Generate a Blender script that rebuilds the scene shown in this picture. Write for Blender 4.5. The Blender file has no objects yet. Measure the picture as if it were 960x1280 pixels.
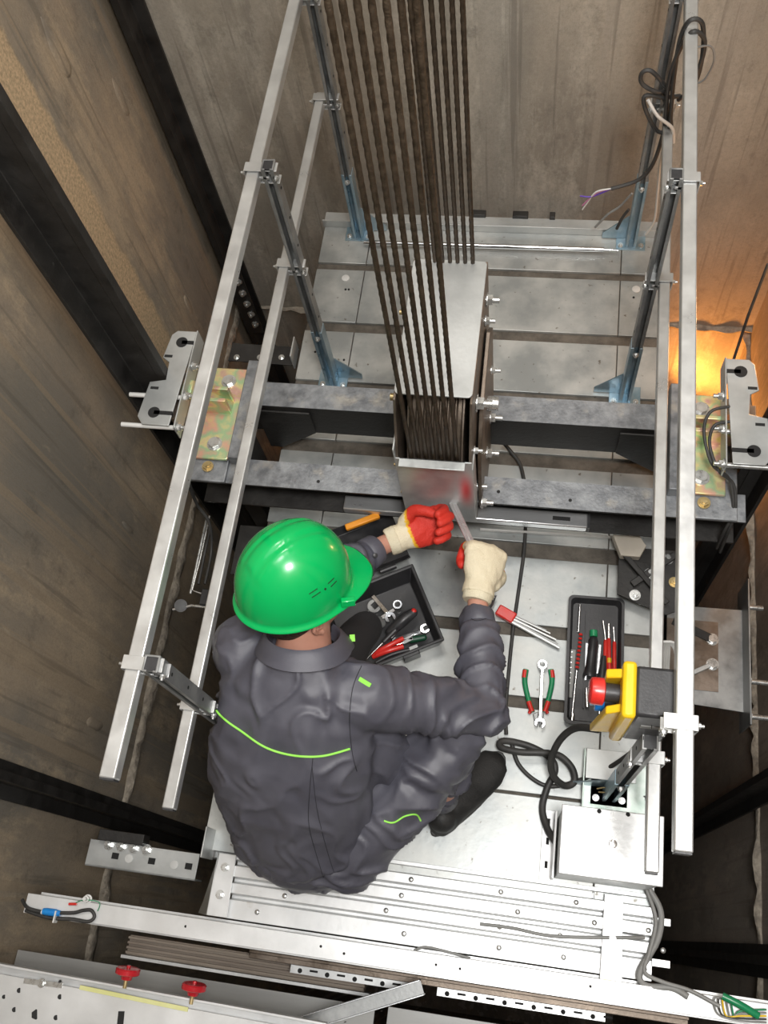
import bpy, bmesh, math, random
from mathutils import Vector, Matrix, Euler, noise
from mathutils.bvhtree import BVHTree
C = bpy.context.scene
COL = C.collection
R = math.radians
V = Vector
random.seed(7)

# ------------------------------------------------------------------ camera
FPX = 1189.4
CAM = V((0, 0, 2.75))
CR = Euler((R(23.98), R(6.33), R(7.67)), 'XYZ').to_matrix()
cd = bpy.data.cameras.new('camera'); cam = bpy.data.objects.new('camera', cd); COL.objects.link(cam)
cam.location = CAM; cam.rotation_euler = (R(23.98), R(6.33), R(7.67))
cd.sensor_fit = 'VERTICAL'; cd.sensor_height = 36; cd.lens = FPX / 1280 * 36
cd.clip_start = .02; cd.clip_end = 60
C.camera = cam
# ------------------------------------------------------------------ world, lights, exposure
w = bpy.data.worlds.new('world'); C.world = w; w.use_nodes = True
w.node_tree.nodes['Background'].inputs[0].default_value = (.95, .97, 1, 1)
w.node_tree.nodes['Background'].inputs[1].default_value = 1.35
def light(name, kind, loc, energy, color=(1, 1, 1), size=.5, target=None, sizey=None):
    l = bpy.data.lights.new(name, kind); l.energy = energy; l.color = color
    if kind == 'AREA':
        l.size = size
        if sizey: l.shape = 'RECTANGLE'; l.size_y = sizey
    else: l.shadow_soft_size = size
    o = bpy.data.objects.new(name, l); COL.objects.link(o); o.location = loc
    if target is not None:
        o.rotation_euler = (V(target) - V(loc)).to_track_quat('-Z', 'Y').to_euler()
    return o
light('flash_head', 'AREA', (.35, -.05, 3.6), 84, (1, .985, .96), .55, (-.1, .75, 0))
light('shaft_fill', 'AREA', (-.3, 1.9, 4.6), 45, (1, .95, .88), .8, (-.3, 1.6, 0))  # fill light added high in the shaft, no fixture there
_l = light('work_lamp_low', 'SPOT', (.66, 2.46, -1.66), 42, (1, .36, .07), .07, (1.3, 2.62, -1.2)); _l.data.spot_size = R(150); _l.data.spot_blend = .5
light('work_lamp_side', 'POINT', (.80, 1.75, .50), 5.5, (1, .55, .26), .06)
C.view_settings.view_transform = 'Standard'; C.view_settings.look = 'None'
C.view_settings.gamma = 1; C.view_settings.use_curve_mapping = False
C.view_settings.exposure = 0.0

# ------------------------------------------------------------------ placing helpers
def ray(x, y):
    return CR @ V((x - 480, 640 - y, -FPX))
def at(x, y, z=0.0):                      # photo point on the horizontal plane z
    d = ray(x, y); return CAM + d * ((z - CAM.z) / d.z)
def atX(x, y, X):
    d = ray(x, y); return CAM + d * (X / d.x)
def atY(x, y, Y):
    d = ray(x, y); return CAM + d * (Y / d.y)

# ------------------------------------------------------------------ materials
MATS = {}
def mat(name, c1, c2=None, rough=.6, metal=0.0, scale=8, bump=0.0, bscale=None, detail=6, lo=.35, hi=.65, stretch=(1, 1, 1), rvar=.1, coat=0, spots=None, spec=.5, sss=0):
    m = bpy.data.materials.new(name); m.use_nodes = True
    nt = m.node_tree; N = nt.nodes; L = nt.links
    b = N['Principled BSDF']
    b.inputs['Metallic'].default_value = metal; b.inputs['Roughness'].default_value = rough
    b.inputs['Specular IOR Level'].default_value = spec
    if coat: b.inputs['Coat Weight'].default_value = coat; b.inputs['Coat Roughness'].default_value = .08
    if sss: b.inputs['Subsurface Weight'].default_value = sss; b.inputs['Subsurface Radius'].default_value = (.02, .008, .005); b.inputs['Subsurface Scale'].default_value = .3
    tc = N.new('ShaderNodeTexCoord'); mp = N.new('ShaderNodeMapping'); mp.inputs['Scale'].default_value = stretch
    geo = N.new('ShaderNodeNewGeometry'); L.new(geo.outputs['Position'], mp.inputs['Vector'])
    nz = N.new('ShaderNodeTexNoise'); nz.inputs['Scale'].default_value = scale; nz.inputs['Detail'].default_value = detail; nz.inputs['Roughness'].default_value = .6
    L.new(mp.outputs[0], nz.inputs['Vector'])
    col = None
    if c2:
        rp = N.new('ShaderNodeValToRGB'); rp.color_ramp.elements[0].position = lo; rp.color_ramp.elements[1].position = hi
        rp.color_ramp.elements[0].color = (*c1, 1); rp.color_ramp.elements[1].color = (*c2, 1)
        L.new(nz.outputs['Fac'], rp.inputs[0]); col = rp.outputs[0]
    if spots:
        scol, sscale, slo, shi = spots
        n2 = N.new('ShaderNodeTexNoise'); n2.inputs['Scale'].default_value = sscale; n2.inputs['Detail'].default_value = 5
        L.new(geo.outputs['Position'], n2.inputs['Vector'])
        mr = N.new('ShaderNodeMapRange'); mr.inputs[1].default_value = slo; mr.inputs[2].default_value = shi
        L.new(n2.outputs['Fac'], mr.inputs[0])
        mx = N.new('ShaderNodeMix'); mx.data_type = 'RGBA'; L.new(mr.outputs[0], mx.inputs[0])
        if col: L.new(col, mx.inputs[6])
        else: mx.inputs[6].default_value = (*c1, 1)
        mx.inputs[7].default_value = (*scol, 1); col = mx.outputs[2]
    if col: L.new(col, b.inputs['Base Color'])
    else: b.inputs['Base Color'].default_value = (*c1, 1)
    if rvar:
        mr = N.new('ShaderNodeMapRange'); mr.inputs[3].default_value = max(.02, rough - rvar); mr.inputs[4].default_value = min(1, rough + rvar)
        mr.inputs[1].default_value = .3; mr.inputs[2].default_value = .7
        L.new(nz.outputs['Fac'], mr.inputs[0]); L.new(mr.outputs[0], b.inputs['Roughness'])
    if bump:
        bz = N.new('ShaderNodeTexNoise'); bz.inputs['Scale'].default_value = bscale or scale * 4; bz.inputs['Detail'].default_value = 8
        L.new(mp.outputs[0], bz.inputs['Vector'])
        bp = N.new('ShaderNodeBump'); bp.inputs['Strength'].default_value = bump; bp.inputs['Distance'].default_value = .01
        L.new(bz.outputs['Fac'], bp.inputs['Height']); L.new(bp.outputs[0], b.inputs['Normal'])
    MATS[name] = m
    return m
galv = mat('galvanised_sheet', (.42, .435, .43), (.60, .615, .605), .42, .5, 5, .05, 60, spots=((.30, .28, .25), 9, .66, .8))
roofm = mat('roof_sheet', (.33, .35, .35), (.52, .53, .51), .42, .45, 5, .04, 50, lo=.4, hi=.62, spots=((.17, .155, .13), 48, .66, .74))
roofback = roofm
rust = mat('rusty_channel', (.085, .075, .062), (.17, .15, .125), .8, .2, 22, .3, 90)
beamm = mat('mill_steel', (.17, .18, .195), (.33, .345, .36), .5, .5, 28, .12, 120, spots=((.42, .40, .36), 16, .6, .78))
webm = mat('dark_steel_shaded_web', (.016, .015, .014), (.034, .032, .030), .5, .1, 14, .1, 90, spots=((.10, .095, .09), 70, .70, .85))  # dark steel; on the crosshead webs it carries painted shade
zinc = mat('zinc_tube', (.57, .58, .58), (.66, .67, .66), .36, .65, 14, .03, 90, stretch=(1, 1, 1))
zincd = mat('grey_profile_steel', (.22, .225, .225), (.36, .365, .36), .42, .6, 14, .04, 90)
bluez = mat('blue_zinc', (.22, .34, .42), (.42, .52, .58), .35, .65, 12, .03, 90)
greenz = mat('green_zinc', (.38, .47, .42), (.58, .63, .60), .35, .65, 18)
white = mat('bright_sheet_steel', (.66, .67, .67), (.78, .79, .79), .36, .35, 6, .03, 60, spots=((.4, .36, .3), 14, .68, .8))
alu = mat('brushed_aluminium', (.62, .63, .64), (.74, .75, .76), .3, .8, 10, .03, 80, stretch=(.2, 1, 1))
chrome = mat('chrome', (.72, .73, .74), (.82, .82, .83), .16, 1, 20)
boltm = mat('bright_bolt', (.55, .56, .55), (.72, .73, .72), .3, .8, 40)
brass = mat('yellow_bolt', (.50, .38, .17), (.66, .52, .28), .35, .8, 40)
brownp = mat('oily_side_plate', (.13, .10, .075), (.27, .22, .18), .42, .6, 12, .08, 80)
ropem = mat('greasy_wire_rope', (.030, .020, .012), (.075, .052, .033), .5, .3, 60, .3, 300)
blackp = mat('black_plastic', (.022, .022, .024), (.04, .04, .043), .42, 0, 20, .05, 200)
blackr = mat('black_cable_rubber', (.03, .03, .03), (.055, .053, .05), .55, 0, 20)
greyc = mat('grey_cable', (.22, .22, .21), (.3, .3, .29), .5)
whitec = mat('white_cable', (.6, .6, .58), (.72, .72, .7), .5)
redp = mat('red_plastic', (.60, .025, .02), (.72, .04, .03), .32, 0, 20)
redk = mat('dark_red_knob', (.42, .012, .02), (.55, .02, .03), .22, 0, 20, coat=.5)
greenp = mat('green_plastic', (.01, .20, .08), (.02, .30, .12), .35)
yellowp = mat('yellow_plastic', (.80, .50, .01), (.90, .60, .02), .38, 0, 12, spots=((.35, .2, .02), 20, .68, .82))
orangep = mat('orange_plastic', (.75, .25, .01), (.85, .33, .02), .4)
bluep = mat('blue_plastic', (.01, .17, .55), (.02, .27, .70), .35)
helmetm = mat('green_helmet_shell', (.0, .41, .095), (.0, .44, .11), .24, 0, 3, .015, 25, coat=.35, rvar=.05)
slot = mat('dark_slot', (.004, .03, .01), None, .9)
dark = mat('dark_recess', (.008, .008, .008), (.02, .02, .02), .8)
cloth = mat('grey_work_cloth', (.070, .070, .090), (.098, .098, .122), .46, 0, 7, .15, 700, spec=.6)
clothd = mat('black_work_cloth', (.012, .012, .014), (.02, .02, .022), .85, 0, 7, .25, 600)
seam = mat('dark_seam_thread', (.022, .021, .027), None, .8)
piping = mat('lime_piping', (.28, .80, .08), (.36, .88, .12), .6)
skin = mat('skin', (.48, .235, .17), (.56, .29, .21), .5, 0, 12, .05, 160, sss=.12)
hairm = mat('dark_hair', (.018, .012, .009), (.045, .030, .022), .6, 0, 60, .6, 260, stretch=(1, 1, .25))
glovem = mat('cream_knit_glove', (.70, .62, .44), (.80, .73, .55), .85, 0, 16, .45, 420)
shoem = mat('black_shoe', (.012, .012, .012), (.028, .027, .026), .62, 0, 20, .15, 200)
wood = mat('brown_slat', (.20, .16, .13), (.32, .27, .22), .6, .1, 10, .1, 60, stretch=(.2, 3, 3))
doorm = mat('door_panel_sheet', (.36, .36, .35), (.46, .46, .445), .5, .3, 3, .02, 40, stretch=(.5, 6, 1))

def glove_red():                                   # cream knit dipped in red latex, yellow band at its edge
    m = bpy.data.materials.new('dipped_glove'); m.use_nodes = True; nt = m.node_tree; N = nt.nodes; L = nt.links
    b = N['Principled BSDF']; b.inputs['Roughness'].default_value = .6
    at_ = N.new('ShaderNodeAttribute'); at_.attribute_name = 'dip'
    nz = N.new('ShaderNodeTexNoise'); nz.inputs['Scale'].default_value = 130; nz.inputs['Detail'].default_value = 4
    ge = N.new('ShaderNodeNewGeometry'); L.new(ge.outputs['Position'], nz.inputs['Vector'])
    mt = N.new('ShaderNodeMath'); mt.operation = 'MULTIPLY_ADD'; mt.inputs[1].default_value = .16; L.new(nz.outputs['Fac'], mt.inputs[0]); L.new(at_.outputs['Fac'], mt.inputs[2])
    rp = N.new('ShaderNodeValToRGB'); e = rp.color_ramp.elements
    e[0].position = .30; e[0].color = (.74, .66, .48, 1); e[1].position = .44; e[1].color = (.66, .035, .02, 1)
    k = e.new(.34); k.color = (.85, .55, .03, 1); k = e.new(.40); k.color = (.80, .36, .02, 1)
    L.new(mt.outputs[0], rp.inputs[0]); L.new(rp.outputs[0], b.inputs['Base Color'])
    n2 = N.new('ShaderNodeTexNoise'); n2.inputs['Scale'].default_value = 350; L.new(ge.outputs['Position'], n2.inputs['Vector'])
    bp = N.new('ShaderNodeBump'); bp.inputs['Strength'].default_value = .4; bp.inputs['Distance'].default_value = .005
    L.new(n2.outputs['Fac'], bp.inputs['Height']); L.new(bp.outputs[0], b.inputs['Normal'])
    return m
dipm = glove_red()

def iridescent():                                  # yellow chromate plating: pink, green and gold clouds
    m = bpy.data.materials.new('yellow_chromate'); m.use_nodes = True; nt = m.node_tree; N = nt.nodes; L = nt.links
    b = N['Principled BSDF']; b.inputs['Roughness'].default_value = .38; b.inputs['Metallic'].default_value = .55
    ge = N.new('ShaderNodeNewGeometry'); nz = N.new('ShaderNodeTexNoise'); nz.inputs['Scale'].default_value = 9; nz.inputs['Detail'].default_value = 4
    L.new(ge.outputs['Position'], nz.inputs['Vector'])
    rp = N.new('ShaderNodeValToRGB'); e = rp.color_ramp.elements
    e[0].position = .3; e[0].color = (.62, .30, .22, 1); e[1].position = .7; e[1].color = (.60, .52, .16, 1)
    for p, c in ((.38, (.78, .62, .30)), (.45, (.80, .46, .34)), (.52, (.42, .62, .36)), (.58, (.80, .70, .35)), (.64, (.70, .42, .38))):
        k = e.new(p); k.color = (*c, 1)
    L.new(nz.outputs['Fac'], rp.inputs[0]); L.new(rp.outputs[0], b.inputs['Base Color'])
    return m
chromate = iridescent()

def coverm_():                                     # grey sheet with a soft red patch near its right edge
    m = mat('red_patch_cover', (.40, .42, .42), (.55, .57, .56), .4, .5, 14, .05, 70)
    nt = m.node_tree; N = nt.nodes; L = nt.links; b = N['Principled BSDF']
    old = b.inputs['Base Color'].links[0].from_socket
    ge = N.new('ShaderNodeNewGeometry'); sx = N.new('ShaderNodeSeparateXYZ'); L.new(ge.outputs['Position'], sx.inputs[0])
    def band(sock, c, wd):
        a = N.new('ShaderNodeMath'); a.operation = 'SUBTRACT'; L.new(sock, a.inputs[0]); a.inputs[1].default_value = c
        d = N.new('ShaderNodeMath'); d.operation = 'ABSOLUTE'; L.new(a.outputs[0], d.inputs[0])
        q = N.new('ShaderNodeMapRange'); q.interpolation_type = 'SMOOTHSTEP'; q.inputs[1].default_value = 0; q.inputs[2].default_value = wd; q.inputs[3].default_value = 1; q.inputs[4].default_value = 0
        L.new(d.outputs[0], q.inputs[0]); return q.outputs[0]
    f = N.new('ShaderNodeMath'); f.operation = 'MULTIPLY'
    L.new(band(sx.outputs[0], -.176, .028), f.inputs[0]); L.new(band(sx.outputs[2], .50, .14), f.inputs[1])
    mx = N.new('ShaderNodeMix'); mx.data_type = 'RGBA'; L.new(f.outputs[0], mx.inputs[0]); L.new(old, mx.inputs[6]); mx.inputs[7].default_value = (.70, .05, .05, 1)
    L.new(mx.outputs[2], b.inputs['Base Color'])
    return m
coverm = coverm_()

def concrete(name, ca, cb, cc, axis, streak=.35, streakcol=(.5, .46, .40), bandlo=None, bandhi=None, bandcol=None, patch=1.4):
    """board-cast concrete; axis = the horizontal axis (0 x, 1 y) along the wall; streaks run down the wall"""
    m = bpy.data.materials.new(name); m.use_nodes = True; nt = m.node_tree; N = nt.nodes; L = nt.links
    b = N['Principled BSDF']; b.inputs['Specular IOR Level'].default_value = .3
    ge = N.new('ShaderNodeNewGeometry'); pos = ge.outputs['Position']
    def nz(scale, detail=6, st=(1, 1, 1), rough=.6, off=0):
        mp = N.new('ShaderNodeMapping'); mp.inputs['Scale'].default_value = st; mp.inputs['Location'].default_value = (off, off, off); L.new(pos, mp.inputs[0])
        n = N.new('ShaderNodeTexNoise'); n.inputs['Scale'].default_value = scale; n.inputs['Detail'].default_value = detail; n.inputs['Roughness'].default_value = rough
        L.new(mp.outputs[0], n.inputs['Vector']); return n.outputs['Fac']
    def mr(s, a, c, d=0, e=1):
        q = N.new('ShaderNodeMapRange'); q.inputs[1].default_value = a; q.inputs[2].default_value = c; q.inputs[3].default_value = d; q.inputs[4].default_value = e; L.new(s, q.inputs[0]); return q.outputs[0]
    def mix(f, a, c):
        x = N.new('ShaderNodeMix'); x.data_type = 'RGBA'; L.new(f, x.inputs[0])
        for k, v in ((6, a), (7, c)):
            if isinstance(v, tuple): x.inputs[k].default_value = (*v, 1)
            else: L.new(v, x.inputs[k])
        return x.outputs[2]
    def mul(a, c):
        x = N.new('ShaderNodeMath'); x.operation = 'MULTIPLY'; L.new(a, x.inputs[0])
        if isinstance(c, float): x.inputs[1].default_value = c
        else: L.new(c, x.inputs[1])
        return x.outputs[0]
    vs = (1, 1, .03)
    c = mix(mr(nz(patch, 10, (1, 1, .5), .68), .40, .60), ca, cb)
    c = mix(mul(mr(nz(patch * 3, 9, (1, 1, .35), .75, 5), .50, .62), .8), c, cc)
    c = mix(mul(mr(nz(patch * 5, 10, (1, 1, .8), .8, 8), .54, .66), .55), c, tuple(v * .5 for v in cb))
    c = mix(mul(mr(nz(22, 2, (1, 1, .012), .4, 2), .605, .62), streak), c, streakcol)        # thin pale runs
    c = mix(mul(mr(nz(9, 2, (1, 1, .012), .4, 12), .60, .61), streak), c, streakcol)
    c = mix(mul(mr(nz(42, 3, vs, .5, 9), .60, .68), streak * .6), c, tuple(v * .45 for v in cb))
    c = mix(mul(mr(nz(90, 8, (1, 1, 1), .8), .45, .65), .45), c, tuple(v * .55 for v in ca))
    if bandcol:
        sx = N.new('ShaderNodeSeparateXYZ'); L.new(pos, sx.inputs[0])
        e = N.new('ShaderNodeMath'); e.operation = 'MULTIPLY_ADD'; L.new(nz(6, 5), e.inputs[0]); e.inputs[1].default_value = .10; L.new(sx.outputs[axis], e.inputs[2])
        f = mul(mr(e.outputs[0], bandlo, bandlo + .02), mr(e.outputs[0], bandhi, bandhi + .02, 1, 0))
        c = mix(f, c, mix(mr(nz(90, 5), .3, .7), bandcol, tuple(v * .5 for v in bandcol)))
    L.new(c, b.inputs['Base Color']); b.inputs['Roughness'].default_value = .78
    bp = N.new('ShaderNodeBump'); bp.inputs['Strength'].default_value = .45; bp.inputs['Distance'].default_value = .006
    a = N.new('ShaderNodeMath'); a.operation = 'ADD'; L.new(nz(160, 10, (1, 1, 1), .75), a.inputs[0]); L.new(mul(nz(30, 4, vs), 1.2), a.inputs[1])
    L.new(a.outputs[0], bp.inputs['Height']); L.new(bp.outputs[0], b.inputs['Normal'])
    return m
c_left = concrete('concrete_left', (.47, .375, .27), (.28, .255, .215), (.60, .475, .33), 1, .6, (.42, .33, .23), 1.98, 2.14, (.80, .60, .38))
c_back = concrete('concrete_back', (.50, .455, .38), (.33, .305, .26), (.62, .58, .50), 0, .7, (.45, .41, .35))
c_right = concrete('concrete_right', (.38, .33, .28), (.24, .215, .18), (.48, .40, .33), 1, .35, (.36, .3, .25))
c_front = concrete('concrete_front', (.24, .21, .175), (.16, .14, .12), (.3, .27, .22), 0)
c_joint = mat('joint_mortar', (.22, .19, .155), (.46, .40, .32), .9, 0, 25, .9, 60)

# ------------------------------------------------------------------ mesh helpers
def frame(t):
    t = t.normalized(); a = V((0, 0, 1)) if abs(t.z) < .95 else V((1, 0, 0))
    n = t.cross(a).normalized(); return n, t.cross(n).normalized()
class MB:
    def __init__(s): s.bm = bmesh.new()
    def raw(s, vs, fs):
        v = [s.bm.verts.new(p) for p in vs]
        for f in fs:
            try: s.bm.faces.new([v[i] for i in f])
            except ValueError: pass
        return s
    def box(s, c, d, rot=None):
        c = V(c); d = V(d) / 2; m = rot if rot is not None else Matrix.Identity(3)
        vs = [c + m @ V((sx * d.x, sy * d.y, sz * d.z)) for sz in (-1, 1) for sy in (-1, 1) for sx in (-1, 1)]
        return s.raw(vs, [(0, 2, 3, 1), (4, 5, 7, 6), (0, 1, 5, 4), (2, 6, 7, 3), (0, 4, 6, 2), (1, 3, 7, 5)])
    def b2(s, a, b): # box by corners
        a = V(a); b = V(b); return s.box((a + b) / 2, [abs(x) for x in (b - a)])
    def bar(s, p, q, wd, h, up=(0, 0, 1)):
        p = V(p); q = V(q); t = (q - p).normalized(); u = V(up); n = t.cross(u)
        if n.length < 1e-4: n = t.cross(V((0, 1, 0)))
        n.normalize(); u = n.cross(t).normalized()
        m = Matrix((t, n, u)).transposed()
        return s.box((p + q) / 2, ((q - p).length, wd, h), m)
    def cyl(s, p, q, r, n=16, r2=None):
        p = V(p); q = V(q); r2 = r if r2 is None else r2; a, b = frame(q - p)
        vs = []
        for c, rr in ((p, r), (q, r2)):
            for i in range(n):
                t = 2 * math.pi * i / n; vs.append(c + (a * math.cos(t) + b * math.sin(t)) * rr)
        fs = [(i, (i + 1) % n, n + (i + 1) % n, n + i) for i in range(n)] + [tuple(range(n - 1, -1, -1)), tuple(range(n, 2 * n))]
        return s.raw(vs, fs)
    def prism(s, pts, d):   # pts: 3d outline, extruded by vector d
        d = V(d); pts = [V(p) for p in pts]; n = len(pts)
        return s.raw(pts + [p + d for p in pts], [tuple(range(n - 1, -1, -1)), tuple(range(n, 2 * n))] + [(i, (i + 1) % n, n + (i + 1) % n, n + i) for i in range(n)])
    def tube(s, path, r, n=10, smooth=4, radii=None, closed=False):
        P = [V(p) for p in path]
        if smooth and len(P) > 2: P = spline(P, smooth)
        k = len(P); prev = None; vs = []
        for i, p in enumerate(P):
            t = (P[min(i + 1, k - 1)] - P[max(i - 1, 0)])
            if t.length < 1e-7: t = V((0, 0, 1))
            t.normalize()
            if prev is None: a, b = frame(t)
            else:
                a = prev - t * prev.dot(t)
                if a.length < 1e-5: a, b = frame(t)
                a.normalize(); b = t.cross(a)
            prev = a
            rr = r if radii is None else radii[0] + (radii[1] - radii[0]) * i / (k - 1)
            for j in range(n):
                q = 2 * math.pi * j / n; vs.append(p + (a * math.cos(q) + b * math.sin(q)) * rr)
        fs = [(i * n + j, i * n + (j + 1) % n, (i + 1) * n + (j + 1) % n, (i + 1) * n + j) for i in range(k - 1) for j in range(n)]
        fs += [tuple(range(n - 1, -1, -1)), tuple(range((k - 1) * n, k * n))]
        return s.raw(vs, fs)
    def lathe(s, p, ax, prof, n=24, close=True):   # prof: (dist along axis, radius)
        p = V(p); ax = V(ax).normalized(); a, b = frame(ax); vs = []
        for d, r in prof:
            for i in range(n):
                t = 2 * math.pi * i / n; vs.append(p + ax * d + (a * math.cos(t) + b * math.sin(t)) * r)
        k = len(prof)
        fs = [(i * n + j, i * n + (j + 1) % n, (i + 1) * n + (j + 1) % n, (i + 1) * n + j) for i in range(k - 1) for j in range(n)]
        fs += [tuple(range(n - 1, -1, -1)), tuple(range((k - 1) * n, k * n))]
        return s.raw(vs, fs)
    def bolt(s, p, ax, r=.011, h=.009, stub=.008, washer=True):
        p = V(p); ax = V(ax).normalized()
        if washer: s.cyl(p, p + ax * .003, r * 1.35, 20)
        s.cyl(p + ax * .002, p + ax * (.003 + h), r, 6)
        if stub: s.cyl(p + ax * (.003 + h), p + ax * (.003 + h + stub), r * .55, 12)
        return s
    def loft(s, rings, n=24):   # rings: (centre, axis_a vec, axis_b vec) half-extent vectors
        vs = []
        for c, a, b in rings:
            c = V(c); a = V(a); b = V(b)
            for i in range(n):
                t = 2 * math.pi * i / n; vs.append(c + a * math.cos(t) + b * math.sin(t))
        k = len(rings)
        fs = [(i * n + j, i * n + (j + 1) % n, (i + 1) * n + (j + 1) % n, (i + 1) * n + j) for i in range(k - 1) for j in range(n)]
        fs += [tuple(range(n - 1, -1, -1)), tuple(range((k - 1) * n, k * n))]
        return s.raw(vs, fs)
    def ell(s, c, r, rot=None, nu=20, nv=12):
        c = V(c); m = rot if rot is not None else Matrix.Identity(3); vs = [c + m @ V((0, 0, r[2]))]
        for i in range(1, nv):
            f = math.pi * i / nv
            for j in range(nu):
                t = 2 * math.pi * j / nu; vs.append(c + m @ V((r[0] * math.sin(f) * math.cos(t), r[1] * math.sin(f) * math.sin(t), r[2] * math.cos(f))))
        vs.append(c + m @ V((0, 0, -r[2]))); fs = []
        for j in range(nu): fs.append((0, 1 + j, 1 + (j + 1) % nu)); fs.append((len(vs) - 1, 1 + (nv - 2) * nu + (j + 1) % nu, 1 + (nv - 2) * nu + j))
        for i in range(nv - 2):
            for j in range(nu): fs.append((1 + i * nu + j, 1 + (i + 1) * nu + j, 1 + (i + 1) * nu + (j + 1) % nu, 1 + i * nu + (j + 1) % nu))
        return s.raw(vs, fs)
    def limb(s, pts, n=18, sub=5):  # pts: (p, r) chain with round ends, tapered
        P = spline([V(p) for p, r in pts], sub) if len(pts) > 2 else [V(pts[0][0]).lerp(V(pts[1][0]), i / 6) for i in range(7)]
        m = len(pts) - 1; rr = []
        for i in range(len(P)):
            u = i / (len(P) - 1) * m; k = min(int(u), m - 1); rr.append(pts[k][1] * (1 - (u - k)) + pts[k + 1][1] * (u - k))
        s.tubevar(P, rr, n)
        s.ell(P[0], (rr[0],) * 3, nu=n); s.ell(P[-1], (rr[-1],) * 3, nu=n); return s
    def tubevar(s, P, rr, n):
        prev = None; vs = []; k = len(P)
        for i, p in enumerate(P):
            t = (P[min(i + 1, k - 1)] - P[max(i - 1, 0)]).normalized()
            if prev is None: a, b = frame(t)
            else: a = (prev - t * prev.dot(t)).normalized(); b = t.cross(a)
            prev = a
            for j in range(n):
                q = 2 * math.pi * j / n; vs.append(p + (a * math.cos(q) + b * math.sin(q)) * rr[i])
        fs = [(i * n + j, i * n + (j + 1) % n, (i + 1) * n + (j + 1) % n, (i + 1) * n + j) for i in range(k - 1) for j in range(n)]
        fs += [tuple(range(n - 1, -1, -1)), tuple(range((k - 1) * n, k * n))]
        return s.raw(vs, fs)
def spline(P, sub):
    out = []; n = len(P)
    for i in range(n - 1):
        p0 = P[max(i - 1, 0)]; p1 = P[i]; p2 = P[i + 1]; p3 = P[min(i + 2, n - 1)]
        for k in range(sub):
            t = k / sub
            out.append(.5 * ((2 * p1) + (p2 - p0) * t + (2 * p0 - 5 * p1 + 4 * p2 - p3) * t * t + (3 * p1 - p0 - 3 * p2 + p3) * t ** 3))
    out.append(P[-1]); return out

def wl(o):
    p = V((0, 0, 0))
    while o: p += o.location; o = o.parent
    return p
SPLIT = {'hex_bolt', 'bolt', 'drilled_hole', 'nut', 'screw', 'hole', 'square_hole', 'slot_hole', 'vent_slot', 'round_hole', 'gusset_plate', 'keyhole', 'threaded_rod', 'anchor_bolt', 'arm', 'foot_plate_', 'profile_end', 'button_shroud', 'flange'}
def obj(name, mb, m, parent=None, bevel=0, smooth=True, label=None, angle=40):
    bm = mb.bm
    if name in SPLIT and parent is not None:
        seen = set(); isl = []                         # separate pieces become separate parts
        for v in bm.verts:
            if v in seen: continue
            st = [v]; seen.add(v); g = []
            while st:
                q = st.pop(); g.append(q)
                for e in q.link_edges:
                    o2 = e.other_vert(q)
                    if o2 not in seen: seen.add(o2); st.append(o2)
            lo = [min(p.co[i] for p in g) - .0015 for i in range(3)]; hi = [max(p.co[i] for p in g) + .0015 for i in range(3)]
            isl.append([set(g), lo, hi])
        k = 0
        while k < len(isl):
            j = k + 1; merged = False
            while j < len(isl):
                a, b = isl[k], isl[j]
                if all(a[1][i] <= b[2][i] and b[1][i] <= a[2][i] for i in range(3)):
                    a[0] |= b[0]; a[1] = [min(x, y) for x, y in zip(a[1], b[1])]; a[2] = [max(x, y) for x, y in zip(a[2], b[2])]; isl.pop(j); merged = True
                else: j += 1
            if not merged: k += 1
        if len(isl) > 1:
            out = []
            for g, lo, hi in isl:
                nb = MB(); mp_ = {}
                fs_ = {f for v in g for f in v.link_faces}
                for v in g: mp_[v] = nb.bm.verts.new(v.co)
                for f in fs_: nb.bm.faces.new([mp_[v] for v in f.verts])
                out.append(nb)
            r = [obj1(name, nb, m, parent, bevel, smooth, label, angle) for nb in out]
            bm.free(); return r[0]
    return obj1(name, mb, m, parent, bevel, smooth, label, angle)
def obj1(name, mb, m, parent=None, bevel=0, smooth=True, label=None, angle=40):
    bm = mb.bm
    bmesh.ops.recalc_face_normals(bm, faces=bm.faces)
    lo = V([min(v.co[i] for v in bm.verts) for i in range(3)]); hi = V([max(v.co[i] for v in bm.verts) for i in range(3)])
    org = V(((lo.x + hi.x) / 2, (lo.y + hi.y) / 2, lo.z))
    bmesh.ops.translate(bm, verts=bm.verts, vec=-org)
    me = bpy.data.meshes.new(name); bm.to_mesh(me); bm.free()
    o = bpy.data.objects.new(name, me); COL.objects.link(o); me.materials.append(m)
    o.parent = parent; o.location = org - (wl(parent) if parent else V((0, 0, 0)))
    if smooth:
        me.shade_smooth(); me.set_sharp_from_angle(angle=R(angle))
    if bevel:
        b = o.modifiers.new('bevel', 'BEVEL'); b.width = bevel; b.segments = 2; b.limit_method = 'ANGLE'; b.angle_limit = R(40)
    if label: o['label'] = label
    return o
def tag(o, label, cat, group=None, kind=None):
    o['label'] = label; o['category'] = cat
    if group: o['group'] = group
    if kind: o['kind'] = kind
    return o
def thing(name, label, cat, loc, group=None):
    o = bpy.data.objects.new(name, None); COL.objects.link(o); o.location = V(loc); o.empty_display_size = .05
    return tag(o, label, cat, group)
def struct(name, mb, m, label, cat):
    o = obj(name, mb, m); o['kind'] = 'structure'; o['label'] = label; o['category'] = cat; return o

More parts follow.
